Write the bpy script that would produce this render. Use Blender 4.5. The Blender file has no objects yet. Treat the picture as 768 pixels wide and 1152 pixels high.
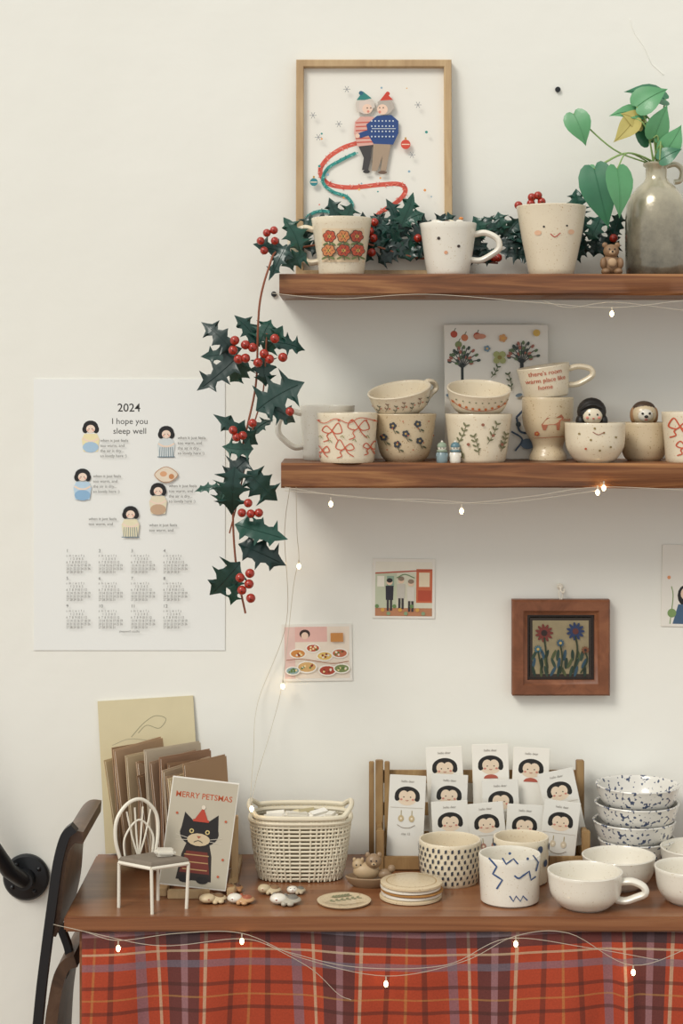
import bpy, bmesh, math, random
from mathutils import Vector, Matrix, Euler, noise
from mathutils.geometry import tessellate_polygon
F=2016.;CX=384.;HY=430.;D=2.8;EYE=1.486
pi=math.pi
def K(d): return (D-d)/F
def W(px,py,d):
    k=K(d); return Vector(((px-CX)*k,-d,EYE-(py-HY)*k))
ZS1=EYE+122*K(.16); ZS1B=EYE+98*K(.16); ZS2=EYE-91*K(.16); ZS2B=EYE-119*K(.16); ZT=.75
def dT(py,z=ZT): return D-F*(EYE-z)/(py-HY)
def rgb(h,a=1):
    h=h.lstrip('#'); o=[]
    for i in (0,2,4):
        c=int(h[i:i+2],16)/255; o.append(c/12.92 if c<=.04045 else ((c+.055)/1.055)**2.4)
    return (*o,a)
sc=bpy.context.scene
# ------------------------------------------------------------ materials
MATS={}
def newmat(name):
    m=bpy.data.materials.new(name); m.use_nodes=True; MATS[name]=m
    nt=m.node_tree; return m,nt,nt.nodes['Principled BSDF']
def mixc(nt,fac,a,b,blend='MIX'):
    n=nt.nodes.new('ShaderNodeMix'); n.data_type='RGBA'; n.blend_type=blend
    for s,v in ((0,fac),(6,a),(7,b)):
        if hasattr(v,'links'): nt.links.new(v,n.inputs[s])
        else: n.inputs[s].default_value=v
    return n.outputs[2]
def mat(name,hx,rough=.6,amt=.07,ns=60,bump=0,metal=0,coat=0,bs=None,emis=0,spec=.5,speck=None,speckth=.7,specks=500,trans=0):
    if name in MATS: return MATS[name]
    m,nt,b=newmat(name); c=rgb(hx)
    tc=nt.nodes.new('ShaderNodeTexCoord')
    n=nt.nodes.new('ShaderNodeTexNoise'); n.inputs['Scale'].default_value=ns; n.inputs['Detail'].default_value=3
    nt.links.new(tc.outputs['Object'],n.inputs['Vector'])
    lo=tuple(x*(1-amt) for x in c[:3])+(1,); hi=tuple(min(1,x*(1+amt)) for x in c[:3])+(1,)
    col=mixc(nt,n.outputs['Fac'],lo,hi)
    if speck:
        n2=nt.nodes.new('ShaderNodeTexNoise'); n2.inputs['Scale'].default_value=specks; n2.inputs['Detail'].default_value=1
        nt.links.new(tc.outputs['Object'],n2.inputs['Vector'])
        r=nt.nodes.new('ShaderNodeValToRGB'); r.color_ramp.elements[0].position=speckth; r.color_ramp.elements[1].position=speckth+.04
        nt.links.new(n2.outputs['Fac'],r.inputs['Fac'])
        col=mixc(nt,r.outputs['Color'],col,rgb(speck))
    nt.links.new(col,b.inputs['Base Color'])
    b.inputs['Roughness'].default_value=rough; b.inputs['Metallic'].default_value=metal
    b.inputs['Coat Weight'].default_value=coat; b.inputs['Coat Roughness'].default_value=.1
    b.inputs['Specular IOR Level'].default_value=spec
    if trans: b.inputs['Transmission Weight'].default_value=trans
    if bump:
        bp=nt.nodes.new('ShaderNodeBump'); bp.inputs['Strength'].default_value=bump; bp.inputs['Distance'].default_value=.002
        n3=nt.nodes.new('ShaderNodeTexNoise'); n3.inputs['Scale'].default_value=bs or ns; n3.inputs['Detail'].default_value=4
        nt.links.new(tc.outputs['Object'],n3.inputs['Vector'])
        nt.links.new(n3.outputs['Fac'],bp.inputs['Height']); nt.links.new(bp.outputs['Normal'],b.inputs['Normal'])
    if emis:
        b.inputs['Emission Color'].default_value=c; b.inputs['Emission Strength'].default_value=emis
    return m
def P(h): return mat('paint_'+h.strip('#').lower(),h,.55,.05,90)
def wood(name,dark,mid,light,scale=(2.5,30,45),rough=.5,bump=.25,coat=0,dist=1.2):
    if name in MATS: return MATS[name]
    m,nt,b=newmat(name)
    tc=nt.nodes.new('ShaderNodeTexCoord'); mp=nt.nodes.new('ShaderNodeMapping'); mp.inputs['Scale'].default_value=scale
    nt.links.new(tc.outputs['Object'],mp.inputs['Vector'])
    n=nt.nodes.new('ShaderNodeTexNoise'); n.inputs['Scale'].default_value=1.6; n.inputs['Detail'].default_value=8; n.inputs['Distortion'].default_value=dist; n.inputs['Roughness'].default_value=.62
    nt.links.new(mp.outputs[0],n.inputs['Vector'])
    r=nt.nodes.new('ShaderNodeValToRGB'); e=r.color_ramp.elements
    e[0].position=.3; e[0].color=rgb(dark); e[1].position=.72; e[1].color=rgb(light)
    x=e.new(.5); x.color=rgb(mid)
    nt.links.new(n.outputs['Fac'],r.inputs['Fac']); nt.links.new(r.outputs['Color'],b.inputs['Base Color'])
    b.inputs['Roughness'].default_value=rough; b.inputs['Coat Weight'].default_value=coat; b.inputs['Coat Roughness'].default_value=.25
    bp=nt.nodes.new('ShaderNodeBump'); bp.inputs['Strength'].default_value=bump; bp.inputs['Distance'].default_value=.002
    nt.links.new(n.outputs['Fac'],bp.inputs['Height']); nt.links.new(bp.outputs['Normal'],b.inputs['Normal'])
    return m
CER=mat('ceramic_cream','#DFD2B8',.38,.09,14,.22,coat=.5,bs=50,speck='#BDA078',speckth=.69,specks=420)
CERW=mat('ceramic_white','#E4DED0',.32,.06,14,.22,coat=.6,bs=45,speck='#C6B698',speckth=.7,specks=420)
CERB=mat('ceramic_beige','#D1BE9D',.4,.1,14,.22,coat=.4,bs=50,speck='#A08058',speckth=.68,specks=380)
PAPER=mat('paper_white','#E9E5DB',.75,.02,20)
PAPERC=mat('paper_calendar','#ECEDE9',.8,.015,8)
CARDC=mat('paper_cream','#D4C8A4',.7,.04,40)
OAK=wood('wood_light_oak','#A58660','#B89A72','#C8AD84',(20,20,3),.5,.1)
SHELF=wood('wood_shelf_walnut','#45250F','#7A4A28','#AC7A4A',(1.6,22,34),.5,.4,.1)
TABLE=wood('wood_table','#6B3E24','#855434','#9A6A46',(1.2,14,30),.33,.08,.35)
FRAMEB=wood('wood_frame_brown','#63381F','#7E4C30','#94603F',(12,12,12),.5,.2)
CRATE=wood('wood_crate','#80603C','#9A7A50','#B09265',(20,20,4),.55,.2)
HOLLY=[mat('holly_leaf_dark','#0E3830',.38,.3,40,.3,coat=.25),mat('holly_leaf','#16483A',.4,.3,40,.3,coat=.25),mat('holly_leaf_deep','#0C2A26',.4,.25,40,.3,coat=.2)]
BERRY=mat('holly_berry','#A02814',.3,.25,60,coat=.4)
STEM=mat('holly_stem','#8A5038',.6,.1,60)
WIRE=mat('fairy_wire','#CFC6B4',.35,.05,60,metal=.4)
LED=mat('fairy_led','#FFD99C',.3,.02,10,emis=16)
WHITEM=mat('white_enamel','#E6DFCF',.4,.03,30)
BLACKM=mat('black_steel','#0E1116',.45,.1,30,coat=.15)
INK='#22201F'
# ------------------------------------------------------------ mesh builder
def cr(pts,n=8,closed=False):
    P_=[Vector(p) for p in pts]; N=len(P_); out=[]
    rng=range(N) if closed else range(N-1)
    for i in rng:
        if closed: a,b,c,d=P_[(i-1)%N],P_[i],P_[(i+1)%N],P_[(i+2)%N]
        else:
            b,c=P_[i],P_[i+1]; a=P_[i-1] if i>0 else b*2-c; d=P_[i+2] if i+2<N else c*2-b
        for j in range(n):
            t=j/n; out.append(.5*((2*b)+(c-a)*t+(2*a-5*b+4*c-d)*t*t+(3*b-a-3*c+d)*t**3))
    if not closed: out.append(P_[-1])
    return out
class MB:
    def __init__(s):
        s.v=[];s.f=[];s.fm=[];s.mats=[];s.T=Matrix.Identity(4);s.surf=None;s.off=.3;s.doff=.03
    def mi(s,m):
        if m not in s.mats: s.mats.append(m)
        return s.mats.index(m)
    def add(s,vs,fs,m,T=None):
        if isinstance(m,str): m=P(m)
        T=s.T@T if T is not None else s.T
        o=len(s.v); i=s.mi(m)
        s.v+=[T@Vector(v) for v in vs]
        for f in fs: s.f.append([o+j for j in f]); s.fm.append(i)
    def lathe(s,prof,m,seg=56,T=None,wob=0,sx=1,sy=1,seed=0):
        vs=[];fs=[];rings=[]
        for (r,z) in prof:
            if r<1e-6: rings.append([len(vs)]); vs.append((0,0,z)); continue
            ring=[]
            for i in range(seg):
                a=2*pi*i/seg
                q=1
                if wob: q=1+wob*(noise.noise(Vector((math.cos(a)*1.2+seed,math.sin(a)*1.2,z*.03)))+.5*math.sin(2*a+seed))
                ring.append(len(vs)); vs.append((r*q*math.cos(a)*sx,r*q*math.sin(a)*sy,z))
            rings.append(ring)
        for A,B in zip(rings,rings[1:]):
            if len(A)==1 and len(B)==1: continue
            for i in range(seg):
                j=(i+1)%seg
                if len(A)==1: fs.append((A[0],B[j],B[i]))
                elif len(B)==1: fs.append((A[i],A[j],B[0]))
                else: fs.append((A[i],A[j],B[j],B[i]))
        s.add(vs,fs,m,T)
    def tube(s,pts,r,m,seg=8,closed=False,T=None,fl=1):
        pts=[Vector(p) for p in pts]; n=len(pts)
        rs=r if isinstance(r,(list,tuple)) else [r]*n
        vs=[];fs=[];nv=None
        for i,p in enumerate(pts):
            if closed: t=pts[(i+1)%n]-pts[i-1]
            else: t=pts[min(i+1,n-1)]-pts[max(i-1,0)]
            if t.length<1e-9: t=Vector((0,0,1))
            t.normalize()
            if nv is None:
                nv=Vector((0,1,0)) if abs(t.y)<.8 else Vector((1,0,0))
            nv=(nv-t*nv.dot(t)).normalized(); b=t.cross(nv)
            for j in range(seg):
                a=2*pi*j/seg; vs.append(p+(nv*math.cos(a)*fl+b*math.sin(a))*rs[i])
        for i in range(n if closed else n-1):
            k=(i+1)%n
            for j in range(seg):
                l=(j+1)%seg; fs.append((i*seg+j,i*seg+l,k*seg+l,k*seg+j))
        if not closed:
            fs.append(tuple(range(seg))[::-1]); fs.append(tuple((n-1)*seg+j for j in range(seg)))
        s.add(vs,fs,m,T)
    def ell(s,c,r,m,seg=18,rings=10,T=None,R=None):
        if not isinstance(r,(tuple,list)): r=(r,r,r)
        M=Matrix.Translation(Vector(c))
        if R: M=M@Euler(R).to_matrix().to_4x4()
        prof=[(math.sin(pi*i/rings),-math.cos(pi*i/rings)) for i in range(rings+1)]
        prof[0]=(0,-1);prof[-1]=(0,1)
        M=M@Matrix.Diagonal((r[0],r[1],r[2],1))
        if T is not None: M=T@M
        s.lathe(prof,m,seg,M)
    def box(s,c,sz,m,bev=0,T=None,R=None):
        bm=bmesh.new(); bmesh.ops.create_cube(bm,size=1)
        for v in bm.verts: v.co=Vector((v.co.x*sz[0],v.co.y*sz[1],v.co.z*sz[2]))
        if bev: bmesh.ops.bevel(bm,geom=bm.edges[:],offset=bev,segments=2,affect='EDGES')
        M=Matrix.Translation(Vector(c))
        if R: M=M@Euler(R).to_matrix().to_4x4()
        if T is not None: M=T@M
        bm.verts.index_update()
        s.add([v.co.copy() for v in bm.verts],[[v.index for v in f.verts] for f in bm.faces],m,M); bm.free()
    def ring4(s,c,Wd,H,prof,m):
        cx,cz=c; vs=[];fs=[];n=len(prof)
        for (i_,y) in prof:
            a,b=Wd/2-i_,H/2-i_
            vs+=[(cx-a,y,cz-b),(cx+a,y,cz-b),(cx+a,y,cz+b),(cx-a,y,cz+b)]
        for i in range(n):
            j=(i+1)%n
            for q in range(4): r=(q+1)%4; fs.append((i*4+q,i*4+r,j*4+r,j*4+q))
        s.add(vs,fs,m)
    # ---- painted / printed decoration laid on a surface, coordinates (u, v down)
    def _o(s): s.off+=s.doff; return s.off
    def poly(s,pts,m):
        if isinstance(m,str): m=P(m)
        o=s._o(); vs=[s.surf(p[0],p[1],o) for p in pts]
        tr=tessellate_polygon([[Vector((p[0],p[1],0)) for p in pts]])
        s.add(vs,[tuple(t) for t in tr],m)
    def disc(s,x,y,rx,m,ry=None,rot=0,n=14,a0=0,a1=2*pi):
        ry=ry or rx; c,si=math.cos(rot),math.sin(rot)
        if isinstance(m,str): m=P(m)
        o=s._o(); pts=[(x,y)]
        full=abs(a1-a0-2*pi)<1e-6; N=n if full else n+1
        for i in range(N):
            a=a0+(a1-a0)*i/n; u=rx*math.cos(a); v=ry*math.sin(a); pts.append((x+u*c-v*si,y+u*si+v*c))
        s.add([s.surf(p[0],p[1],o) for p in pts],[(0,1+i,1+(i+1)%N) for i in range(n)],m)
    def rect(s,x0,y0,x1,y1,m,nx=1):
        if isinstance(m,str): m=P(m)
        o=s._o(); vs=[]
        for i in range(nx+1):
            x=x0+(x1-x0)*i/nx; vs+= [s.surf(x,y0,o),s.surf(x,y1,o)]
        s.add(vs,[(2*i,2*i+1,2*i+3,2*i+2) for i in range(nx)],m)
    def stroke(s,pts,w,m,smooth=True,closed=False,n=6):
        if isinstance(m,str): m=P(m)
        pts=[(p[0],p[1],0) for p in pts]
        q=cr(pts,n,closed) if smooth and len(pts)>2 else [Vector(p) for p in pts]
        if not smooth or len(pts)==2:
            z=[]
            for a,b in zip(q,q[1:]):
                k=max(1,int((b-a).length/4)); z+=[a.lerp(b,i/k) for i in range(k)]
            z.append(q[-1]); q=z
        o=s._o(); vs=[]; N=len(q)
        for i,p in enumerate(q):
            t=(q[(i+1)%N]-q[i-1]) if closed else (q[min(i+1,N-1)]-q[max(i-1,0)])
            t.z=0
            t=t.normalized() if t.length>1e-9 else Vector((1,0,0))
            nn=Vector((-t.y,t.x,0))*w/2
            a=p+nn;b=p-nn; vs+=[s.surf(a.x,a.y,o),s.surf(b.x,b.y,o)]
        fs=[(2*i,2*i+1,2*i+3,2*i+2) for i in range(N-1)]
        if closed: fs.append((2*N-2,2*N-1,1,0))
        s.add(vs,fs,m); return q
    def text(s,body,x,y,size,m,align='CENTER',rot=0,ls=1,bold=0,sx=1):
        if isinstance(m,str): m=P(m)
        cu=bpy.data.curves.new('t','FONT'); cu.body=body; cu.size=size; cu.align_x=align; cu.space_line=ls; cu.resolution_u=3
        if bold: cu.offset=bold
        ob=bpy.data.objects.new('t',cu); sc.collection.objects.link(ob)
        dg=bpy.context.evaluated_depsgraph_get(); me=ob.evaluated_get(dg).to_mesh()
        o=s._o()
        vs=[s.surf(x+v.co.x*sx,y-v.co.y,o) for v in me.vertices]
        fs=[tuple(p.vertices) for p in me.polygons]
        s.add(vs,fs,m); ob.evaluated_get(dg).to_mesh_clear(); bpy.data.objects.remove(ob); bpy.data.curves.remove(cu)
    def finish(s,name,loc=None,k=1,R=None,sharp=38,recenter=False):
        vs=[v*k for v in s.v]
        if recenter:
            lo=[min(v[i] for v in vs) for i in range(3)]; hi=[max(v[i] for v in vs) for i in range(3)]
            loc=Vector([(a+b)/2 for a,b in zip(lo,hi)]); vs=[v-loc for v in vs]
        me=bpy.data.meshes.new(name); me.from_pydata([tuple(v) for v in vs],[],s.f)
        for m in s.mats: me.materials.append(m)
        me.polygons.foreach_set('material_index',s.fm)
        me.polygons.foreach_set('use_smooth',[True]*len(s.f))
        me.set_sharp_from_angle(angle=math.radians(sharp)); me.update()
        ob=bpy.data.objects.new(name,me); sc.collection.objects.link(ob)
        if loc is not None: ob.location=loc
        if R: ob.rotation_euler=R
        return ob
# motif helpers
def flower(mb,x,y,r,c,cc='#D9A850',n=5,rot=0):
    for i in range(n):
        a=2*pi*i/n+rot; mb.disc(x+math.cos(a)*r*.6,y+math.sin(a)*r*.6,r*.48,c,n=8)
    mb.disc(x,y,r*.33,cc,n=8)
def sprig(mb,x0,y0,x1,y1,c,n=4,ls=4,w=.8,berry=None):
    mb.stroke([(x0,y0),((x0+x1)/2+1.5,(y0+y1)/2),(x1,y1)],w,c)
    dx,dy=x1-x0,y1-y0; a=math.atan2(dy,dx)
    for i in range(n):
        t=(i+.7)/n; x=x0+dx*t;y=y0+dy*t
        for sg in (-1,1):
            b=a+sg*.8; mb.disc(x+math.cos(b)*ls*.55,y+math.sin(b)*ls*.55,ls*.55,berry or c,ls*.22,b,8)
def bow(mb,x,y,r,c,w=1.1,j=0):
    a=j
    mb.stroke([(x,y),(x-r*.8,y-r*(1+a)),(x-r*1.35,y-r*.1),(x-r*.5,y+r*.3),(x+1,y-.5)],w,c)
    mb.stroke([(x-1,y),(x+r*.8,y-r*(.9-a)),(x+r*1.3,y+r*.1),(x+r*.5,y+r*.35),(x,y)],w,c)
    mb.stroke([(x,y),(x-r*.7,y+r*.6),(x-r*.5,y+r*1.2),(x-r*1.2,y+r*1.5)],w,c); mb.stroke([(x,y),(x+r*.4,y+r*.7),(x+r*(1.+a),y+r*1.3)],w,c)
# ------------------------------------------------------------ cups
def cup(name,cx,top,rt,rb,z0,d=None,bot=None,shape=None,m=CER,wall=2.6,handle=None,deco=None,wob=.014,R=None,extra=None,seed=None,h=None):
    seed=cx if seed is None else seed
    if d is None:
        d=dT(bot,z0); d-=rb*K(d)
    k=K(d); bpy_=HY+(EYE-z0)/k; e=((top+bpy_)/2-HY)/F
    if h is None: h=bpy_-(top+abs(e)*rt)
    shape=shape or [(0,0),(1,1)]
    ctl=[(t*h,rb+(rt-rb)*f) for t,f in shape]
    sm=cr([(a,b,0) for a,b in ctl],6) if len(ctl)>2 else [Vector((ctl[0][0]+(ctl[1][0]-ctl[0][0])*i/10,ctl[0][1]+(ctl[1][1]-ctl[0][1])*i/10,0)) for i in range(11)]
    out=[(p.y,p.x) for p in sm]
    def R_(z):
        if z<=out[0][1]: return out[0][0]
        for (r0,z0_),(r1,z1_) in zip(out,out[1:]):
            if z0_<=z<=z1_: return r0+(r1-r0)*(z-z0_)/max(1e-6,z1_-z0_)
        return out[-1][0]
    prof=[(0,.8),(out[0][0]-4,.8),(out[0][0]-3,0),(out[0][0]-1,0),(out[0][0],1.2)]
    prof+=[p for p in out if 1.5<p[1]<h-1.2]
    rr=out[-1][0]
    prof+=[(rr,h-1),(rr-.4,h-.25),(rr-wall/2,h),(rr-wall+.4,h-.3)]
    fl=3.5
    n=10
    for i in range(n+1):
        z=h-1.5-(h-1.5-fl-2)*i/n; prof.append((max(1,R_(z)-wall),z))
    prof+=[(max(1,R_(fl)-wall-3),fl),(0,fl)]
    mb=MB(); mb.lathe(prof,m,56,wob=wob,seed=seed)
    mb.off=.55
    def surf(px,py,o):
        u=px-cx; v=bpy_-py
        for _ in range(3):
            r=max(2,R_(min(max(v,0),h))); s_=max(-.985,min(.985,u/r)); ca=math.sqrt(1-s_*s_)
            v=bpy_-py+((py-HY)/F)*r*ca
        r=R_(min(max(v,0),h))
        q=1; a=math.atan2(-ca,s_)
        if wob: q=1+wob*(noise.noise(Vector((math.cos(a)*1.2+seed,math.sin(a)*1.2,v*.03)))+.5*math.sin(2*a+seed))
        r=r*q+o
        return Vector((r*s_,-r*ca,v))
    mb.surf=surf
    mb.ang=lambda a,v,o: Vector(((R_(v)+o+.3)*math.sin(a),-(R_(v)+o+.3)*math.cos(a),v))
    mb.h=h; mb.R_=R_
    if handle:
        ang,t0,t1,out_,rad=handle
        za,zb=t0*h,t1*h; ra,rb_=R_(za)-1,R_(zb)-1; zc=(za+zb)/2; H=(za-zb)/2
        pts=[(ra,0,za),(ra+out_*.45,0,za+H*.12),(ra+out_*.92,0,za-H*.35),(ra+out_,0,zc-H*.1),(rb_+out_*.85,0,zc-H*.6),(rb_+out_*.4,0,zb-H*.05),(rb_-.5,0,zb)]
        mb.tube(cr(pts,6),rad,m,10,T=Matrix.Rotation(ang,4,'Z'),fl=1.25)
    if deco: deco(mb)
    if extra: extra(mb)
    return mb.finish(name,(( cx-CX)*k,-d,z0),k,R)
# ============================================================ ROOM
def room():
    m,nt,b=newmat('wall_plaster')
    tc=nt.nodes.new('ShaderNodeTexCoord'); n=nt.nodes.new('ShaderNodeTexNoise'); n.inputs['Scale'].default_value=1.6; n.inputs['Detail'].default_value=5
    nt.links.new(tc.outputs['Object'],n.inputs['Vector'])
    nt.links.new(mixc(nt,n.outputs['Fac'],rgb('#E6E5DB'),rgb('#F2F1EA')),b.inputs['Base Color'])
    b.inputs['Roughness'].default_value=.85
    n2=nt.nodes.new('ShaderNodeTexNoise'); n2.inputs['Scale'].default_value=7; n2.inputs['Detail'].default_value=7
    nt.links.new(tc.outputs['Object'],n2.inputs['Vector'])
    bp=nt.nodes.new('ShaderNodeBump'); bp.inputs['Strength'].default_value=.4; bp.inputs['Distance'].default_value=.008
    nt.links.new(n2.outputs['Fac'],bp.inputs['Height']); nt.links.new(bp.outputs['Normal'],b.inputs['Normal'])
    mb=MB(); mb.box((0,.05,1.45),(5,.1,2.9),m)
    mb.tube([W(x,y,.0002) for x,y in ((708,22),(714,38),(724,52),(733,72),(746,84))],.0011,m,5)   # hairline ridge in the plaster
    mb.finish('wall_back',recenter=True)
    fl=wood('floor_boards','#6B4A30','#8A6543','#A07A55',(1,8,8),.5,.1)
    mb=MB(); mb.box((0,-1.9,-.05),(5,4,.1),fl); mb.finish('floor',recenter=True)
    mb=MB(); mb.box((0,-.008,.05),(5,.016,.1),WHITEM,.003); mb.finish('baseboard_back',recenter=True)
room()
# ============================================================ SHELVES
def shelf(name,x0,zt,zb):
    X0=(x0-CX)*K(.16); X1=.95
    mb=MB(); n=60; vs=[];fs=[]
    for i in range(n+1):
        x=X0+(X1-X0)*i/n
        j=.0012*noise.noise(Vector((x*9,zt*7,0)))
        sec=[(0,zt),(-.157+j,zt),(-.16+j,zt-.003),(-.16-j,zb+.003),(-.157,zb+j),(0,zb)]
        for (y,z) in sec: vs.append((x,y,z))
    for i in range(n):
        for q in range(6):
            w=(q+1)%6; fs.append((i*6+q,(i+1)*6+q,(i+1)*6+w,i*6+w))
    fs.append(tuple(range(6))); fs.append(tuple(n*6+q for q in range(6))[::-1])
    mb.add(vs,fs,SHELF); return mb.finish(name,recenter=True)
shelf('wall_shelf',314,ZS1,ZS1B)
shelf('wall_shelf',316,ZS2,ZS2B)
# ============================================================ FRAMED PICTURE
def framed():
    d=.022; k=K(d); zb=ZS1; by=HY+(EYE-zb)/k
    x0,x1,y0=333,508,66
    px0,py0=(x0+x1)/2,by
    mb=MB(); w=8.5
    H=by-y0; Wd=x1-x0
    mb.ring4((0,H/2),Wd,H,[(0,6),(0,-5),(.8,-6),(w-.8,-6),(w,-5),(w,6)],OAK)
    mb.box((0,2,H/2),(Wd-2*w+1,1.5,H-2*w+1),PAPER)
    mb.box((0,5,H/2),(Wd-w,1.5,H-w),CRATE)
    mb.surf=lambda x,y,o: Vector((x-px0,1.2-o,py0-y)); mb.off=.1
    rnd=random.Random(3)
    T_='#2C8C84'; R_='#D45A48'
    for pts,wd,c,cs in (([(402,160),(385,166),(368,178),(360,193),(370,207),(395,211),(425,208),(448,207),(456,214),(448,226),(430,238),(418,248)],5,R_,['#E27A62','#C2473A','#E9988A']),
        ([(400,172),(384,180),(368,190),(363,205),(374,216),(390,222),(396,233),(384,241),(362,238),(348,243),(344,252)],3.6,T_,['#4BA79C','#1F6F6C','#7CC0B2'])):
        q=mb.stroke(pts,wd,c)
        for p in q[::2]:
            for _ in range(2):
                a=rnd.uniform(0,2*pi); l=wd*.75; mb.stroke([(p.x,p.y),(p.x+math.cos(a)*l,p.y+math.sin(a)*l)],.9,rnd.choice(cs))
    mb.poly([(402,162),(418,162),(417,178),(414,192),(407,192),(409,178)],'#3E3A3A')
    mb.poly([(399,137),(405,131),(420,131),(424,140),(421,163),(402,165),(398,150)],'#D9A79A')
    for i in range(6): mb.stroke([(400,138+i*4.5),(421,137+i*4.5)],1.4,'#C6594A')
    mb.disc(411,119,9,'#D8C8BC'); mb.disc(413,122,5.6,'#EBC9B2')
    mb.stroke([(403,126),(402,115),(409,110),(418,113),(420,121)],3.5,'#CFC4B8')
    mb.poly([(401,112),(408,102),(418,110),(410,112)],'#2E8079'); mb.disc(406,104,2.5,'#2A5F78')
    mb.disc(413,121,.8,INK,n=6); mb.disc(417,121,.8,INK,n=6); mb.disc(414,125,1.4,'#D98878',n=8)
    mb.poly([(420,160),(440,160),(437,176),(434,193),(428,193),(430,176),(424,193),(418,193)],'#A48E78')
    mb.poly([(412,140),(424,130),(440,129),(448,136),(448,150),(442,163),(420,162),(414,152)],'#24457E')
    mb.stroke([(424,148),(412,150),(404,153)],6,'#24457E'); mb.disc(402,153,2.6,'#EBC9B2')
    for yy in (136,142,148,154):
        for xx in range(418,446,4): mb.disc(xx,yy,1,'#C7D1DC',n=6)
    mb.stroke([(418,145),(445,145)],.8,'#C7D1DC')
    mb.disc(433,120,9,'#B5ABA0'); mb.disc(430,123,6,'#EBC9B2'); mb.disc(427,126,1.6,'#D98878'); mb.disc(427,121,.8,INK,n=6); mb.disc(431,121,.8,INK,n=6)
    mb.stroke([(425,116),(432,112),(440,115),(442,123)],3,'#B5ABA0')
    mb.poly([(427,113),(434,104),(442,112)],'#C9402F'); mb.disc(436,105,2.4,'#C9402F')
    mb.disc(412,194,4,'#33302F',2); mb.disc(430,195,5,'#6B5444',2)
    for (x,y,c,r) in ((456,163,'#CF4A36',5.5),(353,206,'#2D7F86',4.5)):
        mb.disc(x,y,r,c); mb.stroke([(x-r*.8,y),(x+r*.8,y)],1,'#F0D9C0'); mb.rect(x-1,y-r-2.5,x+1,y-r,'#B98B3A')
    for (x,y) in ((390,100),(463,175),(352,130),(381,140),(470,118),(358,155)):
        for a in (0,1.05,2.1): mb.stroke([(x-4*math.cos(a),y-4*math.sin(a)),(x+4*math.cos(a),y+4*math.sin(a))],.6,'#8C8E90')
    for i in range(26):
        x,y=rnd.uniform(352,488),rnd.uniform(92,245)
        if 395<x<452 and 100<y<200: continue
        mb.disc(x,y,rnd.uniform(.8,1.8),rnd.choice(['#E0934C','#D9604F','#2C8C84','#E3B873','#89A8B8']),n=7)
    lean=math.atan2(.03,H*k)
    mb.finish('framed_picture',(( px0-CX)*k,-.038,zb+.0005),k,(-lean,0,0))
framed()
# ============================================================ CALENDAR
def calendar():
    k=K(0); mb=MB(); px0,py0=145.5,579
    mb.box((0,0,0),(215,.8,305),PAPERC); mb.surf=lambda x,y,o: Vector((x-px0,-.4-o,py0-y)); mb.off=.02
    G='#5A5955'
    mb.text('2024',145,463,13,'#333331',bold=.1); mb.text('I hope you',146,477,9.5,'#3C3C3A'); mb.text('sleep well',146,488,9.5,'#3C3C3A')
    def girl(x,y,c,c2,st):
        mb.disc(x,y,8.5,'#1C1B1C',7); mb.disc(x-6,y+3,3.4,'#1C1B1C',4.5); mb.disc(x+6,y+3,3.4,'#1C1B1C',4.5)
        mb.disc(x,y+2.5,5,'#F0D9C6',4.6); mb.disc(x-1.8,y+2.5,.6,INK,n=5); mb.disc(x+1.8,y+2.5,.6,INK,n=5); mb.disc(x-3,y+4,1,'#E2A08E',n=6); mb.disc(x+3,y+4,1,'#E2A08E',n=6)
        mb.poly([(x-7,y+8),(x+7,y+8),(x+10,y+14),(x+8,y+28),(x-8,y+28),(x-10,y+14)],c)
        mb.stroke([(x-9,y+13),(x-3,y+16),(x+3,y+16),(x+9,y+13)],2,'#F0D9C6')
        if st:
            for i in range(-3,4): mb.stroke([(x+i*2.3,y+17),(x+i*2.6,y+28)],.6,c2)
            mb.stroke([(x-10,y+28),(x+10,y+28)],.8,c2)
        else: mb.disc(x,y+23,9,c2,6)
    girl(102,480,'#EFE3B4','#A9C7DE',0); girl(187,486,'#D5DCDC','#4F6E80',1); girl(93,534,'#BBD4E6','#8FB6D6',0); girl(178,550,'#E6DCC0','#C7A88A',0); girl(147,576,'#E9E1C0','#5A7688',1)
    mb.disc(187,534,13,'#E8D9C4',8); mb.stroke([(174,534),(187,525),(200,534),(187,543)],.8,'#B88A68',closed=True); mb.disc(184,533,4,'#DDA77E',3); mb.disc(193,536,3,'#C98A5A')
    ln=['when it just feels','too warm, and','the air is dry...','so lovely here :)']
    for (x,y) in ((113,497),(200,494),(105,537),(190,548),(100,585),(168,592)):
        mb.text('\n'.join(ln[:4 if y not in(585,592) else 2]),x,y,4.6,G,'LEFT',ls=1.25)
    for r in range(3):
        for c in range(4):
            x=75+c*36.3; y=621+r*31
            mb.text(str(r*4+c+1),x,y,5,'#2E2E2D','LEFT')
            rows=['s  m  t  w  t  f  s','     1  2  3  4  5','6  7  8  9 10 11 12','13 14 15 16 17 18 19','20 21 22 23 24 25 26','27 28 29 30 31']
            mb.text('\n'.join(rows),x,y+5,3.9,'#6A6762','LEFT',ls=.95,sx=.8)
    mb.text('sleepwell studio',146,711,3.6,G)
    mb.finish('wall_calendar',W(px0,py0,.0008),k)
calendar()
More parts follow.
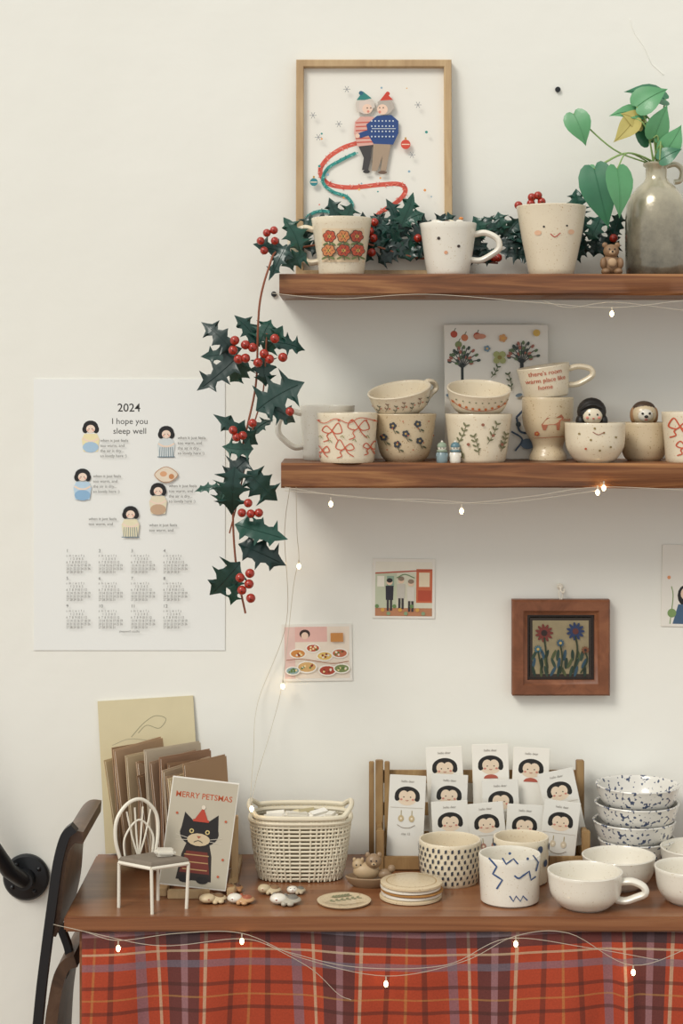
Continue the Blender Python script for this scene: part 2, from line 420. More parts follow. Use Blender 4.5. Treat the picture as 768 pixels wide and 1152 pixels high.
# ============================================================ WALL PRINTS
def print1():
    px0,py0=454,662; mb=MB(); mb.box((0,0,0),(70,1,67),PAPER); mb.surf=lambda x,y,o: Vector((x-px0,-.5-o,py0-y)); mb.off=.03
    mb.rect(422,632,486,693,'#D9D6C0'); mb.rect(422,632,486,644,'#E7E2D2'); mb.rect(422,645,446,690,'#C3C9AE')
    mb.rect(468,640,486,678,'#C96A45'); mb.rect(471,644,483,660,'#E6D6B8'); mb.rect(470,664,485,676,'#B84E34')
    mb.rect(422,684,486,693,'#B9805C'); mb.rect(424,648,432,660,'#EDE8D8'); mb.rect(435,648,443,660,'#8FA894')
    mb.stroke([(422,645),(486,641)],1.5,'#B5533C')
    for (x,y,c) in ((438,655,'#2B2A33'),(451,653,'#C7C2B6'),(462,656,'#D8D3C6')):
        mb.disc(x,y,3.4,'#E8C8AE'); mb.disc(x,y-2,3.4,'#2A2524' if x<450 else '#8B7A66',2.6); mb.poly([(x-4.5,y+4),(x+4.5,y+4),(x+4,y+20),(x-4,y+20)],c); mb.rect(x-3,y+20,x-.6,y+32,'#3A3536'); mb.rect(x+.6,y+20,x+3,y+32,'#3A3536')
    for i in range(9): mb.disc(424+i*6.5,682+(i%3)*4,2.2,['#6C8A55','#D4A24E','#8AA07A'][i%3])
    mb.stroke([(446,650),(455,646),(466,650)],1,'#6E8B62')
    mb.finish('picture_print',W(px0,py0,.0012),K(0),(0,math.radians(.6),0))
def print2():
    px0,py0=356.5,734; mb=MB(); mb.box((0,0,0),(79,1,64),PAPER); mb.surf=lambda x,y,o: Vector((x-px0,-.5-o,py0-y)); mb.off=.03
    mb.rect(320,705,393,763,'#EBDDCB'); mb.rect(320,705,368,722,'#E4B6AB'); mb.rect(320,705,332,763,'#E3C3B8')
    mb.disc(343,713,6,'#3B2A26',5); mb.disc(343,715,4,'#EBCDB6')
    rnd=random.Random(5)
    for (x,y,r,c) in ((335,735,8,'#CF8A45'),(352,729,7,'#BE5538'),(365,738,8,'#DDB964'),(382,735,8,'#BC6A48'),(345,750,10,'#D5AB6E'),(368,754,9,'#AE4832'),(384,752,8,'#7E8A55'),(329,754,7,'#8AA5A6')):
        mb.disc(x,y,r+1.5,'#F2ECE0',r*.72); mb.disc(x,y,r,c,r*.55)
        for i in range(7): mb.disc(x+rnd.uniform(-r*.6,r*.6),y+rnd.uniform(-r*.3,r*.3),1.3,rnd.choice(['#8C3A22','#F0D9A0','#5F7A3C','#E8E0D0']),n=6)
    mb.rect(372,712,386,722,'#C98A4A')
    mb.stroke([(322,742),(340,741),(372,746),(392,744)],.8,'#9A5B3A')
    mb.finish('picture_print',W(px0,py0,.0012),K(0),(0,math.radians(-.8),0))
def print3():
    px0,py0=775,659; mb=MB(); mb.box((0,0,0),(62,1,92),PAPER); mb.surf=lambda x,y,o: Vector((x-px0,-.5-o,py0-y)); mb.off=.03
    mb.disc(771,670,9,'#1F1C1D',12); mb.disc(771,668,5.5,'#E9CBB4',7)
    mb.poly([(763,680),(780,680),(790,702),(757,702)],'#44617E'); mb.disc(756,690,5,'#7E9A60'); mb.stroke([(754,702),(757,672),(755,660)],1,'#7E9A60')
    mb.disc(752,650,2,'#E39A6A'); mb.text('Hello',778,640,9,INK)
    mb.finish('art_poster',W(px0,py0,.0012),K(0),(0,math.radians(1.2),0))
print1();print2();print3()
def tile():
    px0,py0=629.5,727; mb=MB(); w=17; Wd,H=109,107; dd=14
    mb.ring4((0,0),Wd,H,[(0,0),(0,-dd+2),(2,-dd),(w-5,-dd),(w-3,-dd+2.5),(w,-dd+4),(w,0)],FRAMEB)
    til=mat('tile_glaze','#8F8160',.35,.2,90,.3,coat=.4)
    mb.box((0,-3,0),(78,6,76),mat('tile_edge','#2C211A',.4,.1,40))
    mb.box((0,-4,0),(70,6,68),til,1)
    mb.surf=lambda x,y,o: Vector((x-px0,-7-o,py0-y)); mb.off=.05
    for q in ((595,694,664,697),(595,757,664,761),(595,694,598,761),(661,694,664,761)): mb.rect(*q,'#30261E')
    rnd=random.Random(8)
    for i,x in enumerate((601,608,615,622,628,634,641,648,655)):
        for s_ in range(3):
            mb.disc(x+rnd.uniform(-2,2),736+s_*9,6.5,['#2C4033','#2E4A5A','#1F3328','#4A5232'][(i+s_)%4],1.8,math.radians(rnd.uniform(60,120)))
    for (x,y,c,c2) in ((611,711,'#6E2F26','#2B1A16'),(646,709,'#24355A','#5B2E2A'),(604,729,'#3D6472','#B59A58'),(657,730,'#74472E','#2B1A16'),(629,722,'#33556A','#B59A58')):
        r=10 if y<715 else 4.5
        for i in range(11):
            a=2*pi*i/11; mb.disc(x+math.cos(a)*r*.6,y+math.sin(a)*r*.6,r*.45,c,r*.17,a,8)
        mb.disc(x,y,r*.35,c2)
        mb.stroke([(x,y+r*.5),(x+2,(y+755)/2),(x*.8+630*.2,756)],1.8,'#26331F')
    mb.tube([(0,-6,H/2-1),(-2,-5,H/2+6),(0,-5,H/2+13)],.7,WHITEM,6); mb.tube([(1,-6,H/2-1),(3,-5,H/2+6),(0,-5,H/2+13)],.7,WHITEM,6)
    mb.lathe([(0,0),(3.5,0),(3.5,2),(2,3),(2,8),(0,8)],WHITEM,16,Matrix.Translation((0,0,H/2+14))@Matrix.Rotation(pi/2,4,'X'))
    mb.tube(cr([(0,-7,H/2+17),(0,-9,H/2+10),(3,-10,H/2+8),(4,-9,H/2+12)],4),.9,WHITEM,6)
    mb.finish('framed_ceramic_tile',W(px0,py0,.0012),K(0))
tile()
for (x,y) in ((627,101),(308,331)):
    mb=MB(); mb.lathe([(0,0),(2,0),(3,1),(3,3),(0,3.4)],BLACKM,16,Matrix.Rotation(pi/2,4,'X')); mb.finish('wall_screw',W(x,y,0),K(0))
# ============================================================ UPPER SHELF MUGS
def deco_flowers(mb):
    mb.rect(363,257,409,295,'#DCC4A2',6)
    for j,y in enumerate((266,282)):
        for i,x in enumerate((371,386,400)):
            c=['#BE5438','#CC8250','#AE4832'][(i+j)%3]
            flower(mb,x,y,7,'#4A3A2E','#4A3A2E',6,.2); flower(mb,x,y,6.2,c,'#D9B45E',6,.2)
            for a in (0,1.05,2.1,3.14,4.2,5.2): mb.stroke([(x,y),(x+5*math.cos(a),y+5*math.sin(a))],.5,'#5A3A2E')
            mb.stroke([(x,y+5),(x+1,y+11)],1.2,'#56603E'); mb.disc(x+4,y+8.5,3,'#6C7848',1.2,.5); mb.disc(x-4,y+8.5,3,'#6C7848',1.2,-.5)
cup('coffee_mug',384,243,34,25,ZS1,d=.112,shape=[(0,0),(.3,.28),(1,1)],m=CER,handle=(pi-.1,.8,.25,26,3.6),deco=deco_flowers)
def deco_face2(mb):
    for (x,y) in ((514,277),(536,268),(492,268)): mb.disc(x,y,1.8,'#3A2E28',n=8)
    mb.disc(500,284,2,'#D9A07E')
def fill2(mb):
    h=mb.h
    for (x,y,z,r,c) in ((-14,-8,h+1,8,CERW),(2,-4,h+2,7,CER),(12,-10,h+3,5,CERW),(14,-6,h+8,2.6,P('#D98A4A')),(-2,-14,h+3,4,P('#4A3A30'))):
        mb.ell((x,y,z-3),(r,r*.8,r*.7),c)
cup('coffee_mug',504,249,32,23,ZS1,d=.112,shape=[(0,0),(.3,.35),(1,1)],m=CERW,handle=(-.15,.78,.3,28,3.6),deco=deco_face2,extra=fill2)
def deco_smile(mb):
    mb.disc(608,255,1.2,INK,n=8); mb.disc(633,254,1.2,INK,n=8); mb.stroke([(615,263),(620,266.5),(626,262)],1,'#B5483A')
    mb.disc(602,262,3.6,'#DDB291',2.8); mb.disc(638,261,3.6,'#DDB291',2.8)
cup('coffee_mug',620,229,39.5,25,ZS1,d=.112,shape=[(0,0),(.5,.55),(1,1)],m=CER,deco=deco_smile)
# ---- jug with pothos
def jugmat():
    m,nt,b=newmat('jug_glaze')
    tc=nt.nodes.new('ShaderNodeTexCoord'); sp=nt.nodes.new('ShaderNodeSeparateXYZ'); nt.links.new(tc.outputs['Object'],sp.inputs[0])
    n=nt.nodes.new('ShaderNodeTexNoise'); n.inputs['Scale'].default_value=18; n.inputs['Detail'].default_value=8; n.inputs['Roughness'].default_value=.68; nt.links.new(tc.outputs['Object'],n.inputs['Vector'])
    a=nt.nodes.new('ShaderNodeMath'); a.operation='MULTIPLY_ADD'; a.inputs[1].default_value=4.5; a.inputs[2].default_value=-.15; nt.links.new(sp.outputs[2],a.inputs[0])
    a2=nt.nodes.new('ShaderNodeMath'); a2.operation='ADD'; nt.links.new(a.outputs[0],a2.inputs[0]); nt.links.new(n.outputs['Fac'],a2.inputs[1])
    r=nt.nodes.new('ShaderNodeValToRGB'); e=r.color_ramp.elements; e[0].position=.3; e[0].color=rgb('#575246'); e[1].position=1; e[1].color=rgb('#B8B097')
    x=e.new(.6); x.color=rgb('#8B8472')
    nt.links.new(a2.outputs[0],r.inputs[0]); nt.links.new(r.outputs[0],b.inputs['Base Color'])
    b.inputs['Roughness'].default_value=.2; b.inputs['Metallic'].default_value=.25; b.inputs['Coat Weight'].default_value=.8; b.inputs['Coat Roughness'].default_value=.06
    bp=nt.nodes.new('ShaderNodeBump'); bp.inputs['Strength'].default_value=.4; bp.inputs['Distance'].default_value=.003
    nt.links.new(n.outputs['Fac'],bp.inputs['Height']); nt.links.new(bp.outputs['Normal'],b.inputs['Normal'])
    return m
JUG=jugmat()
def jug():
    d=.085;k=K(d);by=HY+(EYE-ZS1)/k; mb=MB(); h=by-183
    pr=[(0,0),(31,0),(33,2),(34.5,12),(35,45),(34.5,64),(33,80),(29,91),(22,100),(15,106),(12,111),(12,h-6),(14.5,h-4),(15,h-1),(13.5,h),(11.5,h-1),(10,h-6),(10,105),(20,96),(29,70),(29,8),(0,6)]
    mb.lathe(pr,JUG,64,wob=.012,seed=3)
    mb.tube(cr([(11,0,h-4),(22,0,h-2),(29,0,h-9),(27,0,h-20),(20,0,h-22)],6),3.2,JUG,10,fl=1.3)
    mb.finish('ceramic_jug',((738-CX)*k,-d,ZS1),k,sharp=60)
jug()
def leafmesh(mb,base,tip,w,m,nrm,kind='holly',bend=.12,fold=.25,seed=0):
    L=tip-base; l=L.length; x=L/l; n=Vector(nrm); n=(n-x*n.dot(x)).normalized(); y=n.cross(x)
    if kind=='holly': pf=[(0,.03),(.06,.2),(.13,.5),(.17,1.0),(.24,.55),(.33,.48),(.41,.7),(.45,1.1),(.51,.6),(.6,.42),(.68,.58),(.72,.92),(.78,.4),(.87,.22),(1,0)]
    else: pf=[(0,0),(-.09,.22),(-.1,.45),(-.04,.72),(.08,.92),(.25,1),(.42,.92),(.58,.72),(.73,.45),(.86,.2),(.95,.06),(1,0)]
    vs=[];fs=[];r=random.Random(seed); cv=r.uniform(-.12,.12)
    for i,(s,wf) in enumerate(pf):
        sm=max(s,0); zc=-bend*l*(sm**2)+ .05*l*math.sin(sm*pi)
        j=1+.2*r.uniform(-1,1) if kind=='holly' else 1
        for t in (-1,-.5,0,.5,1):
            ss=sm+(s-sm)*abs(t)
            rip=.22*wf*(1 if wf>.8 else -.5)*abs(t)**2*(1 if (i//3)%2 else -.4) if kind=='holly' else 0
            z=zc+(fold*wf*w*.5*abs(t) - (fold*.35*wf*w*t*t))+rip*w*.5
            vs.append(base+x*(ss*l)+y*(t*wf*w*.5*j+cv*l*sm*(1-sm)*4*.5)+n*z)
    for i in range(len(pf)-1):
        for q in range(4): fs.append((i*5+q,i*5+q+1,(i+1)*5+q+1,(i+1)*5+q))
    mb.add(vs,fs,m)
    mb.tube([vs[i*5+2]+n*.0006 for i in range(len(pf)-1)],w*.012,m,5)
PG=mat('pothos_leaf','#5B9A68',.42,.25,30,.15,coat=.15); PG2=mat('pothos_leaf_deep','#30704E',.42,.25,30,.15,coat=.15); PY=mat('pothos_leaf_yellow','#B5A85E',.5,.2,30,.1); PS=mat('pothos_stem','#86A362',.5,.1,30)
def plant():
    mb=MB()
    L=[((645,128),(658,163),30,PG,.1,(-.3,-1,.2)),
       ((724,128),(686,127),22,PG,.09,(0,-1,.6)),((714,133),(690,158),24,PY,.1,(0,-1,.4)),((722,140),(700,126),26,PY,.095,(0,-1,.5)),
       ((748,112),(704,98),34,PG2,.08,(0,-.8,.8)),((716,120),(750,98),34,PG,.1,(.2,-1,.5)),
       ((735,155),(752,118),28,PG,.1,(.2,-1,.1)),((730,160),(712,132),24,PG2,.085,(0,-1,.2)),
       ((747,172),(766,140),26,PG,.1,(0,-1,.3)),((742,180),(766,166),22,PG2,.11,(0,-1,.5)),
       ((668,190),(683,256),42,PG2,.13,(-.3,-1,.1)),((694,190),(700,244),34,PG,.14,(.3,-1,.2)),
       ((670,188),(664,214),24,PG,.12,(-.4,-1,.2))]
    for i,(b,t,w,m,d,n) in enumerate(L):
        B=W(*b,d);T=W(*t,d+.01); leafmesh(mb,B,T,w*K(d),m,n,'heart',.15,.3,i)
        o=W(738+((i*7)%11-5),186,.085)
        mid=(o+B)/2+Vector((0,-.01,.02 if b[1]<175 else .03))
        if b[1]>=186: mid=W(706,172,.11)
        if b[0]<650: mid=W(690,168,.1)
        mb.tube(cr([W(738,200,.085),o,mid,B],6),.0013,PS,6)
    mb.finish('pothos_plant',recenter=True)
plant()
CLAY=mat('clay_brown','#8A6B4E',.55,.15,60,.3)
def bear():
    d=.12;k=K(d); mb=MB(); lt=mat('clay_light','#B89A78',.6)
    mb.ell((0,0,12),(11,9,12),CLAY); mb.ell((0,-2,27),(9,8,8),CLAY)
    for sx in (-1,1):
        mb.ell((sx*7,-1,34),(3.2,2,3.2),CLAY); mb.ell((sx*9,-5,13),(4,6,7),CLAY,R=(.4,0,sx*.3)); mb.ell((sx*7,-7,4),(5,7,4),CLAY)
        mb.ell((sx*3,-9.2,29),.9,P(INK))
    mb.ell((0,-9,25),(3.6,3,2.8),lt); mb.ell((0,-12,26),1.2,P(INK)); mb.ell((0,-10,14),(5,3,5),lt)
    mb.finish('bear_figurine',((687-CX)*k,-d,ZS1),k)
bear()
# ============================================================ HOLLY GARLAND
def berry(mb,px,py,d,r=6):
    c=W(px,py,d); mb.ell(c,r*K(d),BERRY,14,8); mb.ell(c+Vector((0,-r*K(d)*.96,-.001)),r*K(d)*.16,P('#2A1510'),6,4)
def garland():
    mb=MB(); rnd=random.Random(11)
    def lf(b,t,w,d,mi=None,dj=.013):
        B=W(*b,d);T=W(*t,d+rnd.uniform(-dj,dj))
        n=(rnd.uniform(-.7,.7),-1,rnd.uniform(-.2,.9))
        leafmesh(mb,B,T,w*K(d),HOLLY[rnd.randrange(3) if mi is None else mi],n,'holly',rnd.uniform(-.05,.3),rnd.uniform(.1,.6),rnd.random())
    st=cr([W(560,296,.055),W(470,290,.055),W(400,272,.06),W(340,278,.07),W(312,282,.15),W(302,302,.178),W(293,335,.175),W(290,370,.165),W(288,430,.15),W(278,480,.15),W(266,530,.15),W(262,580,.15),W(266,640,.15),W(276,690,.15)],8)
    mb.tube(st,.0016,STEM,7)
    mb.tube(cr([W(300,375,.16),W(296,440,.15),W(285,480,.145),W(268,560,.15),W(258,600,.15)],6),.0013,STEM,6)
    H=[((338,282),(320,243),30,.12),((330,290),(284,275),26,.15),((345,285),(318,300),24,.13),((345,270),(350,240),24,.1),((322,275),(300,314),18,.165),
       ((262,396),(226,362),24,.165),((272,392),(224,400),20,.16),((268,400),(222,440),30,.165),((292,390),(266,352),28,.15),((292,385),(304,358),26,.155),
       ((305,385),(345,390),26,.165),((296,395),(318,366),26,.15),((278,405),(258,432),28,.15),((296,400),(300,432),30,.15),
       ((288,462),(343,430),42,.16),((296,458),(336,472),30,.165),
       ((290,500),(238,470),26,.155),((285,505),(250,502),22,.16),((282,490),(305,468),24,.15),
       ((280,515),(250,540),28,.155),((264,525),(262,580),34,.17),((278,530),(312,564),34,.165),((250,548),(216,552),10,.16),((256,542),(244,570),24,.16),
       ((264,590),(324,607),36,.165),((268,612),(324,632),34,.17),((276,600),(294,582),20,.16),
       ((270,632),(234,672),34,.17),((268,650),(262,680),18,.16)]
    for b,t,w,d in H: lf(b,t,w*1.12,d)
    for x in [rnd.uniform(335,696) for _ in range(80)]:
        y=rnd.uniform(262,296); a=rnd.uniform(0,2*pi); l=rnd.uniform(26,36)
        tx=min(max(x+math.cos(a)*l,315),698); ty=min(max(y-abs(math.sin(a))*l,238),298)
        lf((x,y),(tx,ty),22,.055,rnd.choice((0,2,2)),.005)
    for (x,y,tx,ty) in ((385,255,370,222),(385,255,396,228),(448,258,466,216),(450,262,436,222),(440,262,418,240),(455,250,476,238),(565,262,560,238),(572,262,585,245),(656,262,650,232),(662,270,676,240),(545,268,532,243),(430,280,415,250),(448,290,470,262),(652,240,648,212)):
        lf((x,y),(tx,ty),26,.056,rnd.randrange(2),.004)
    for (x,y) in ((300,262),(293,271),(309,271),(297,282),(308,259)): berry(mb,x,y,.17,4.6)
    for (x,y) in ((264,383),(262,394),(276,403),(284,391),(297,398),(309,381),(303,404),(318,402),(290,408),(268,404),(276,388)): berry(mb,x,y,.183,5.4)
    for (x,y) in ((262,484),(273,490),(284,476),(266,492),(326,463)): berry(mb,x,y,.18,5)
    for (x,y) in ((272,577),(282,578),(279,566),(291,577)): berry(mb,x,y,.18,5)
    for (x,y) in ((270,650),(280,657),(272,664),(282,673),(281,645)): berry(mb,x,y,.185,5.4)
    for (x,y) in ((421,250),(420,268),(416,260),(418,284),(598,222),(605,220),(583,231),(609,227),(597,229),(690,268),(560,290),(470,268),(556,290)): berry(mb,x,y,.06,4.8)
    mb.finish('holly_garland',recenter=True)
garland()
# ============================================================ LOWER SHELF
def artboard():
    d=.03;k=K(d); by=HY+(EYE-ZS2)/k; x0,x1,y0=500,617,364; px0=(x0+x1)/2; H=by-y0
    mb=MB(); mb.box((0,0,H/2),(x1-x0,5,H),PAPER,.6); mb.surf=lambda x,y,o: Vector((x-px0,-2.5-o,by-y)); mb.off=.03
    g='#4B5A3A'
    for (x,y,c) in ((511,375,'#B9503A'),(523,379,'#C97A55'),(537,377,'#B9503A'),(516,387,'#7F8A5A')): mb.disc(x,y,4,c); mb.stroke([(x,y-3),(x+2,y-7)],.8,g)
    for (x,y) in ((520,402),(587,397)):
        mb.stroke([(x,y+35),(x,y+8)],4 if x>550 else 3,'#2B3230')
        for i in range(9):
            a=-pi/2+(i-4)*.33; X=x+math.cos(a)*17;Y=y+8+math.sin(a)*20; mb.stroke([(x,y+12),((x+X)/2,(y+12+Y)/2-2),(X,Y)],1,'#2B3230')
            for q in range(3): mb.disc(x+(X-x)*(.5+.25*q)+(-2 if q%2 else 2),y+10+(Y-y-10)*(.5+.25*q),2.4,['#5E7350','#3B4A40','#A06454'][(i+q)%3],1.6,a)
    flower(mb,562,402,8,'#A3A86E','#8A7A3C',4,.78); flower(mb,566,380,4.5,'#CF9A66'); flower(mb,548,392,3.6,'#6F8A9A')
    mb.disc(604,374,4,'#D0AC58'); mb.disc(540,378,7,'#C98A70',3); sprig(mb,552,425,560,412,g,3); sprig(mb,575,440,571,420,g,3)
    for i in range(9): mb.disc(505+i*13,445+(i%3)*14,4,['#6E8190','#5E7350','#33414A'][i%3],2,i)
    mb.stroke([(580,470),(592,460),(604,470),(600,486),(584,486),(580,470)],2.4,'#3B4E66'); mb.disc(592,500,8,'#5F748A',6)
    mb.stroke([(574,486),(586,495),(578,508)],2,'#3B4E66'); mb.disc(582,478,3,'#33414A')
    mb.finish('art_board',((px0-CX)*k,-.042,ZS2+.0005),k,(-math.atan2(.030,H*k),0,0))
artboard()
Z=ZS2; RD='#BC5F44'
cup('coffee_mug',368,455,31,27,Z,d=.046,m=CERW,handle=(pi+.12,.85,.25,26,3.6))
def deco_bows(mb):
    c='#C4573A'
    for i,(x,y,r) in enumerate(((374,485,8),(403,481,9),(388,504,7.5),(416,503,6),(364,507,5.5))): bow(mb,x,y,r,c,1,.25*(i%3-1))
    for x in (360,381,395,411,420): mb.disc(x,473,1.2,c,n=6)
    mb.stroke([(357,472),(366,476),(378,471),(392,476),(405,470),(424,474)],.8,c)
    for (x,y) in ((385,492),(398,496),(412,492),(372,497),(362,492)): mb.stroke([(x-2,y),(x,y-2),(x+2,y+1)],.8,'#8A8A5A')
cup('coffee_mug',390.5,463,34,30,Z,d=.126,m=CER,handle=(.9,.75,.3,18,3.4),deco=deco_bows)
def deco_dark(mb):
    for (x,y) in ((441,479),(468,477),(446,500),(470,496),(455,488),(432,492)):
        flower(mb,x,y,3.9,'#3E424A','#B9985A',5,x); mb.stroke([(x,y+3),(x+3,y+9)],.7,'#5A5F4A'); mb.disc(x+5,y+7,2.4,'#5A5F4A',1,.5)
    for i in range(12): mb.disc(425+i*5.4,474+((i*7)%5)*8,.8,RD,n=6)
cup('ceramic_cup',455,464,36,22,Z,d=.09,m=CERB,deco=deco_dark,shape=[(0,0),(.25,.5),(1,1)])
def deco_d2(mb):
    for i in range(7): sprig(mb,425+i*9,456-(i%2)*3,428+i*9,446-(i%2)*3,'#5A5F4A',2,2.6,.5,'#84604E' if i%2 else None); mb.disc(421+i*9,449,.9,RD,n=6)
def tiltbowl(name,cx,cy_bot,d,rt,rb,h,tilt,roll,m,deco,handle=None):
    k=K(d); z0=EYE-(cy_bot-HY)*k
    return cup(name,cx,cy_bot-h,rt,rb,z0,d=d,h=h,m=m,deco=deco,handle=handle,shape=[(0,0),(.35,.65),(1,1)],R=(tilt,roll,0))
tiltbowl('ceramic_bowl',453,466,.09,36,19,30,.26,-.16,CER,deco_d2,(.5,.9,.3,14,3))
def deco_olive(mb):
    g='#737352'
    for a in ((513,500,522,478),(536,512,530,490),(545,500,556,476),(560,508,566,488),(521,516,512,506)): sprig(mb,*a,g,4,4.6,.7)
    for (x,y) in ((525,500),(551,490),(540,478),(561,500)): mb.disc(x,y,1.8,'#94604A',n=8)
cup('coffee_mug',538,464,38,30,Z,d=.11,m=CER,deco=deco_olive,shape=[(0,0),(.3,.4),(1,1)],handle=(1.0,.8,.35,14,3.3))
def deco_or(mb):
    mb.stroke([(506,446),(520,452),(538,453),(556,451),(569,444)],.7,RD)
    for i in range(9): mb.disc(508+i*7,447+4*math.sin(i*.4),1.6,'#C8713F',n=6); mb.disc(511+i*7,443,1,'#84886A',n=6)
tiltbowl('ceramic_bowl',537,466,.11,36,20,31,.28,.03,CER,deco_or)
def deco_gob(mb):
    mb.poly([(606,478),(612,470),(622,470),(628,466),(631,470),(627,474),(626,484),(623,484),(622,478),(613,478),(611,484),(608,484)],'#AE6A50')
    flower(mb,602,488,2.6,RD); mb.stroke([(600,493),(632,491)],.6,'#B0684C'); mb.text('love',634,474,6,RD)
cup('ceramic_goblet',616,446,29,17,Z,d=.072,m=CERB,shape=[(0,.35),(.08,.3),(.2,.0),(.3,.15),(.45,.65),(.65,.95),(1,1)],deco=deco_gob)
def deco_warm(mb):
    for t,x,y in (("there's room",614,420),('warm place like',614,428),('home',612,436)): mb.text(t,x,y,7,'#BC5A40',bold=.04)
cup('coffee_mug',615,404,30,24,EYE-(447-HY)*K(.072),d=.072,h=36,m=CER,deco=deco_warm,handle=(-.1,.8,.3,26,3.4),R=(.05,-.14,0),shape=[(0,0),(.3,.4),(1,1)])
HAIR=mat('hair_black','#1A1714',.5,.1,60)
def girlhead(mb):
    h=mb.h
    mb.ell((-4,-2,h+12),(16.5,13,16),HAIR)
    for sx in (-1,1): mb.ell((-4+sx*13,-3,h+1),(5,8,8),HAIR)
    mb.ell((-4,-8,h+8),(11.5,9,11.5),CER)
    for sx in (-1,1):
        mb.ell((-4+sx*4.5,-16.4,h+9),(1,.6,1.2),P(INK)); mb.ell((-4+sx*6.5,-15.4,h+5.5),(2,.6,1.5),P('#D98878'))
    mb.ell((-4,-17,h+4.5),(1.3,.6,.7),P('#B5483A')); mb.tube(cr([(-17,-8,h+14),(-10,-14,h+19),(-3,-14,h+20),(6,-11,h+16)],5),2.5,HAIR,8)
def dd(mb):
    for (x,y) in ((648,488),(660,495),(674,487),(688,492),(655,505),(670,507),(682,503),(664,482)): mb.disc(x,y,1.3,RD if x%2 else '#8C7A4A',n=7)
    mb.stroke([(662,486),(668,489),(675,486)],.8,'#8C4A32')
cup('ceramic_bowl',669,474,34,20,Z,d=.128,m=CER,deco=dd,extra=girlhead,shape=[(0,0),(.15,.45),(.45,.9),(1,1)])
def doghead(mb):
    h=mb.h; tan=mat('clay_tan','#9A7450',.5)
    mb.ell((0,-2,h+9),(14,12,13),CERB); mb.ell((0,0,h+15),(13,11,9),mat('clay_dark','#4A382A',.5))
    mb.ell((0,-9,h+8),(9,7,8),CERW)
    for sx in (-1,1): mb.ell((sx*12,-1,h+8),(4,5,9),tan); mb.ell((sx*4,-15.5,h+10),1.4,P(INK))
    mb.ell((0,-16.5,h+6.5),(2.4,1.6,1.6),P(INK)); mb.ell((0,-15.2,h+3),(2,1,.6),P('#B5483A'))
cup('ceramic_bowl',724,474,28,19,Z,d=.07,m=CERB,extra=doghead,shape=[(0,0),(.15,.45),(.45,.9),(1,1)])
def deco_b2(mb):
    bow(mb,760,480,8,'#C4573A',1.4,.2); bow(mb,766,502,7,'#C4573A',1.3,-.2)
cup('coffee_mug',776,462,32,27,Z,d=.122,m=CER,deco=deco_b2)
def minifig(x,body,cap):
    # tiny glazed clay person with a cap and scarf
    d=.146;k=K(d); mb=MB()
    mb.lathe([(0,0),(5.6,0),(6.4,2),(6.2,7),(4.8,12),(3,14),(0,14.4)],body,24)
    mb.ell((0,0,17),(5,4.8,5),CERW); mb.lathe([(5.3,17.5),(5.4,19),(4.4,21.5),(2,23),(0,23.3)],cap,24); mb.ell((0,0,23.6),1.4,CERW)
    mb.tube([(5*math.cos(2*pi*i/16),4.8*math.sin(2*pi*i/16),13.2) for i in range(16)],1.2,cap,6,closed=True)
    for sx in (-1,1): mb.ell((sx*1.7,-4.7,16.6),.6,P(INK),8,5); mb.ell((sx*5.2,-1,8.5),(1.6,1.8,3.4),body)
    mb.finish('clay_figurine',((x-CX)*k,-d,ZS2),k)
minifig(497,mat('clay_slate','#7C9094',.4,coat=.4),mat('clay_sage','#8D9C86',.5)); minifig(512,CERW,mat('clay_teal','#5A7C86',.4,coat=.4))
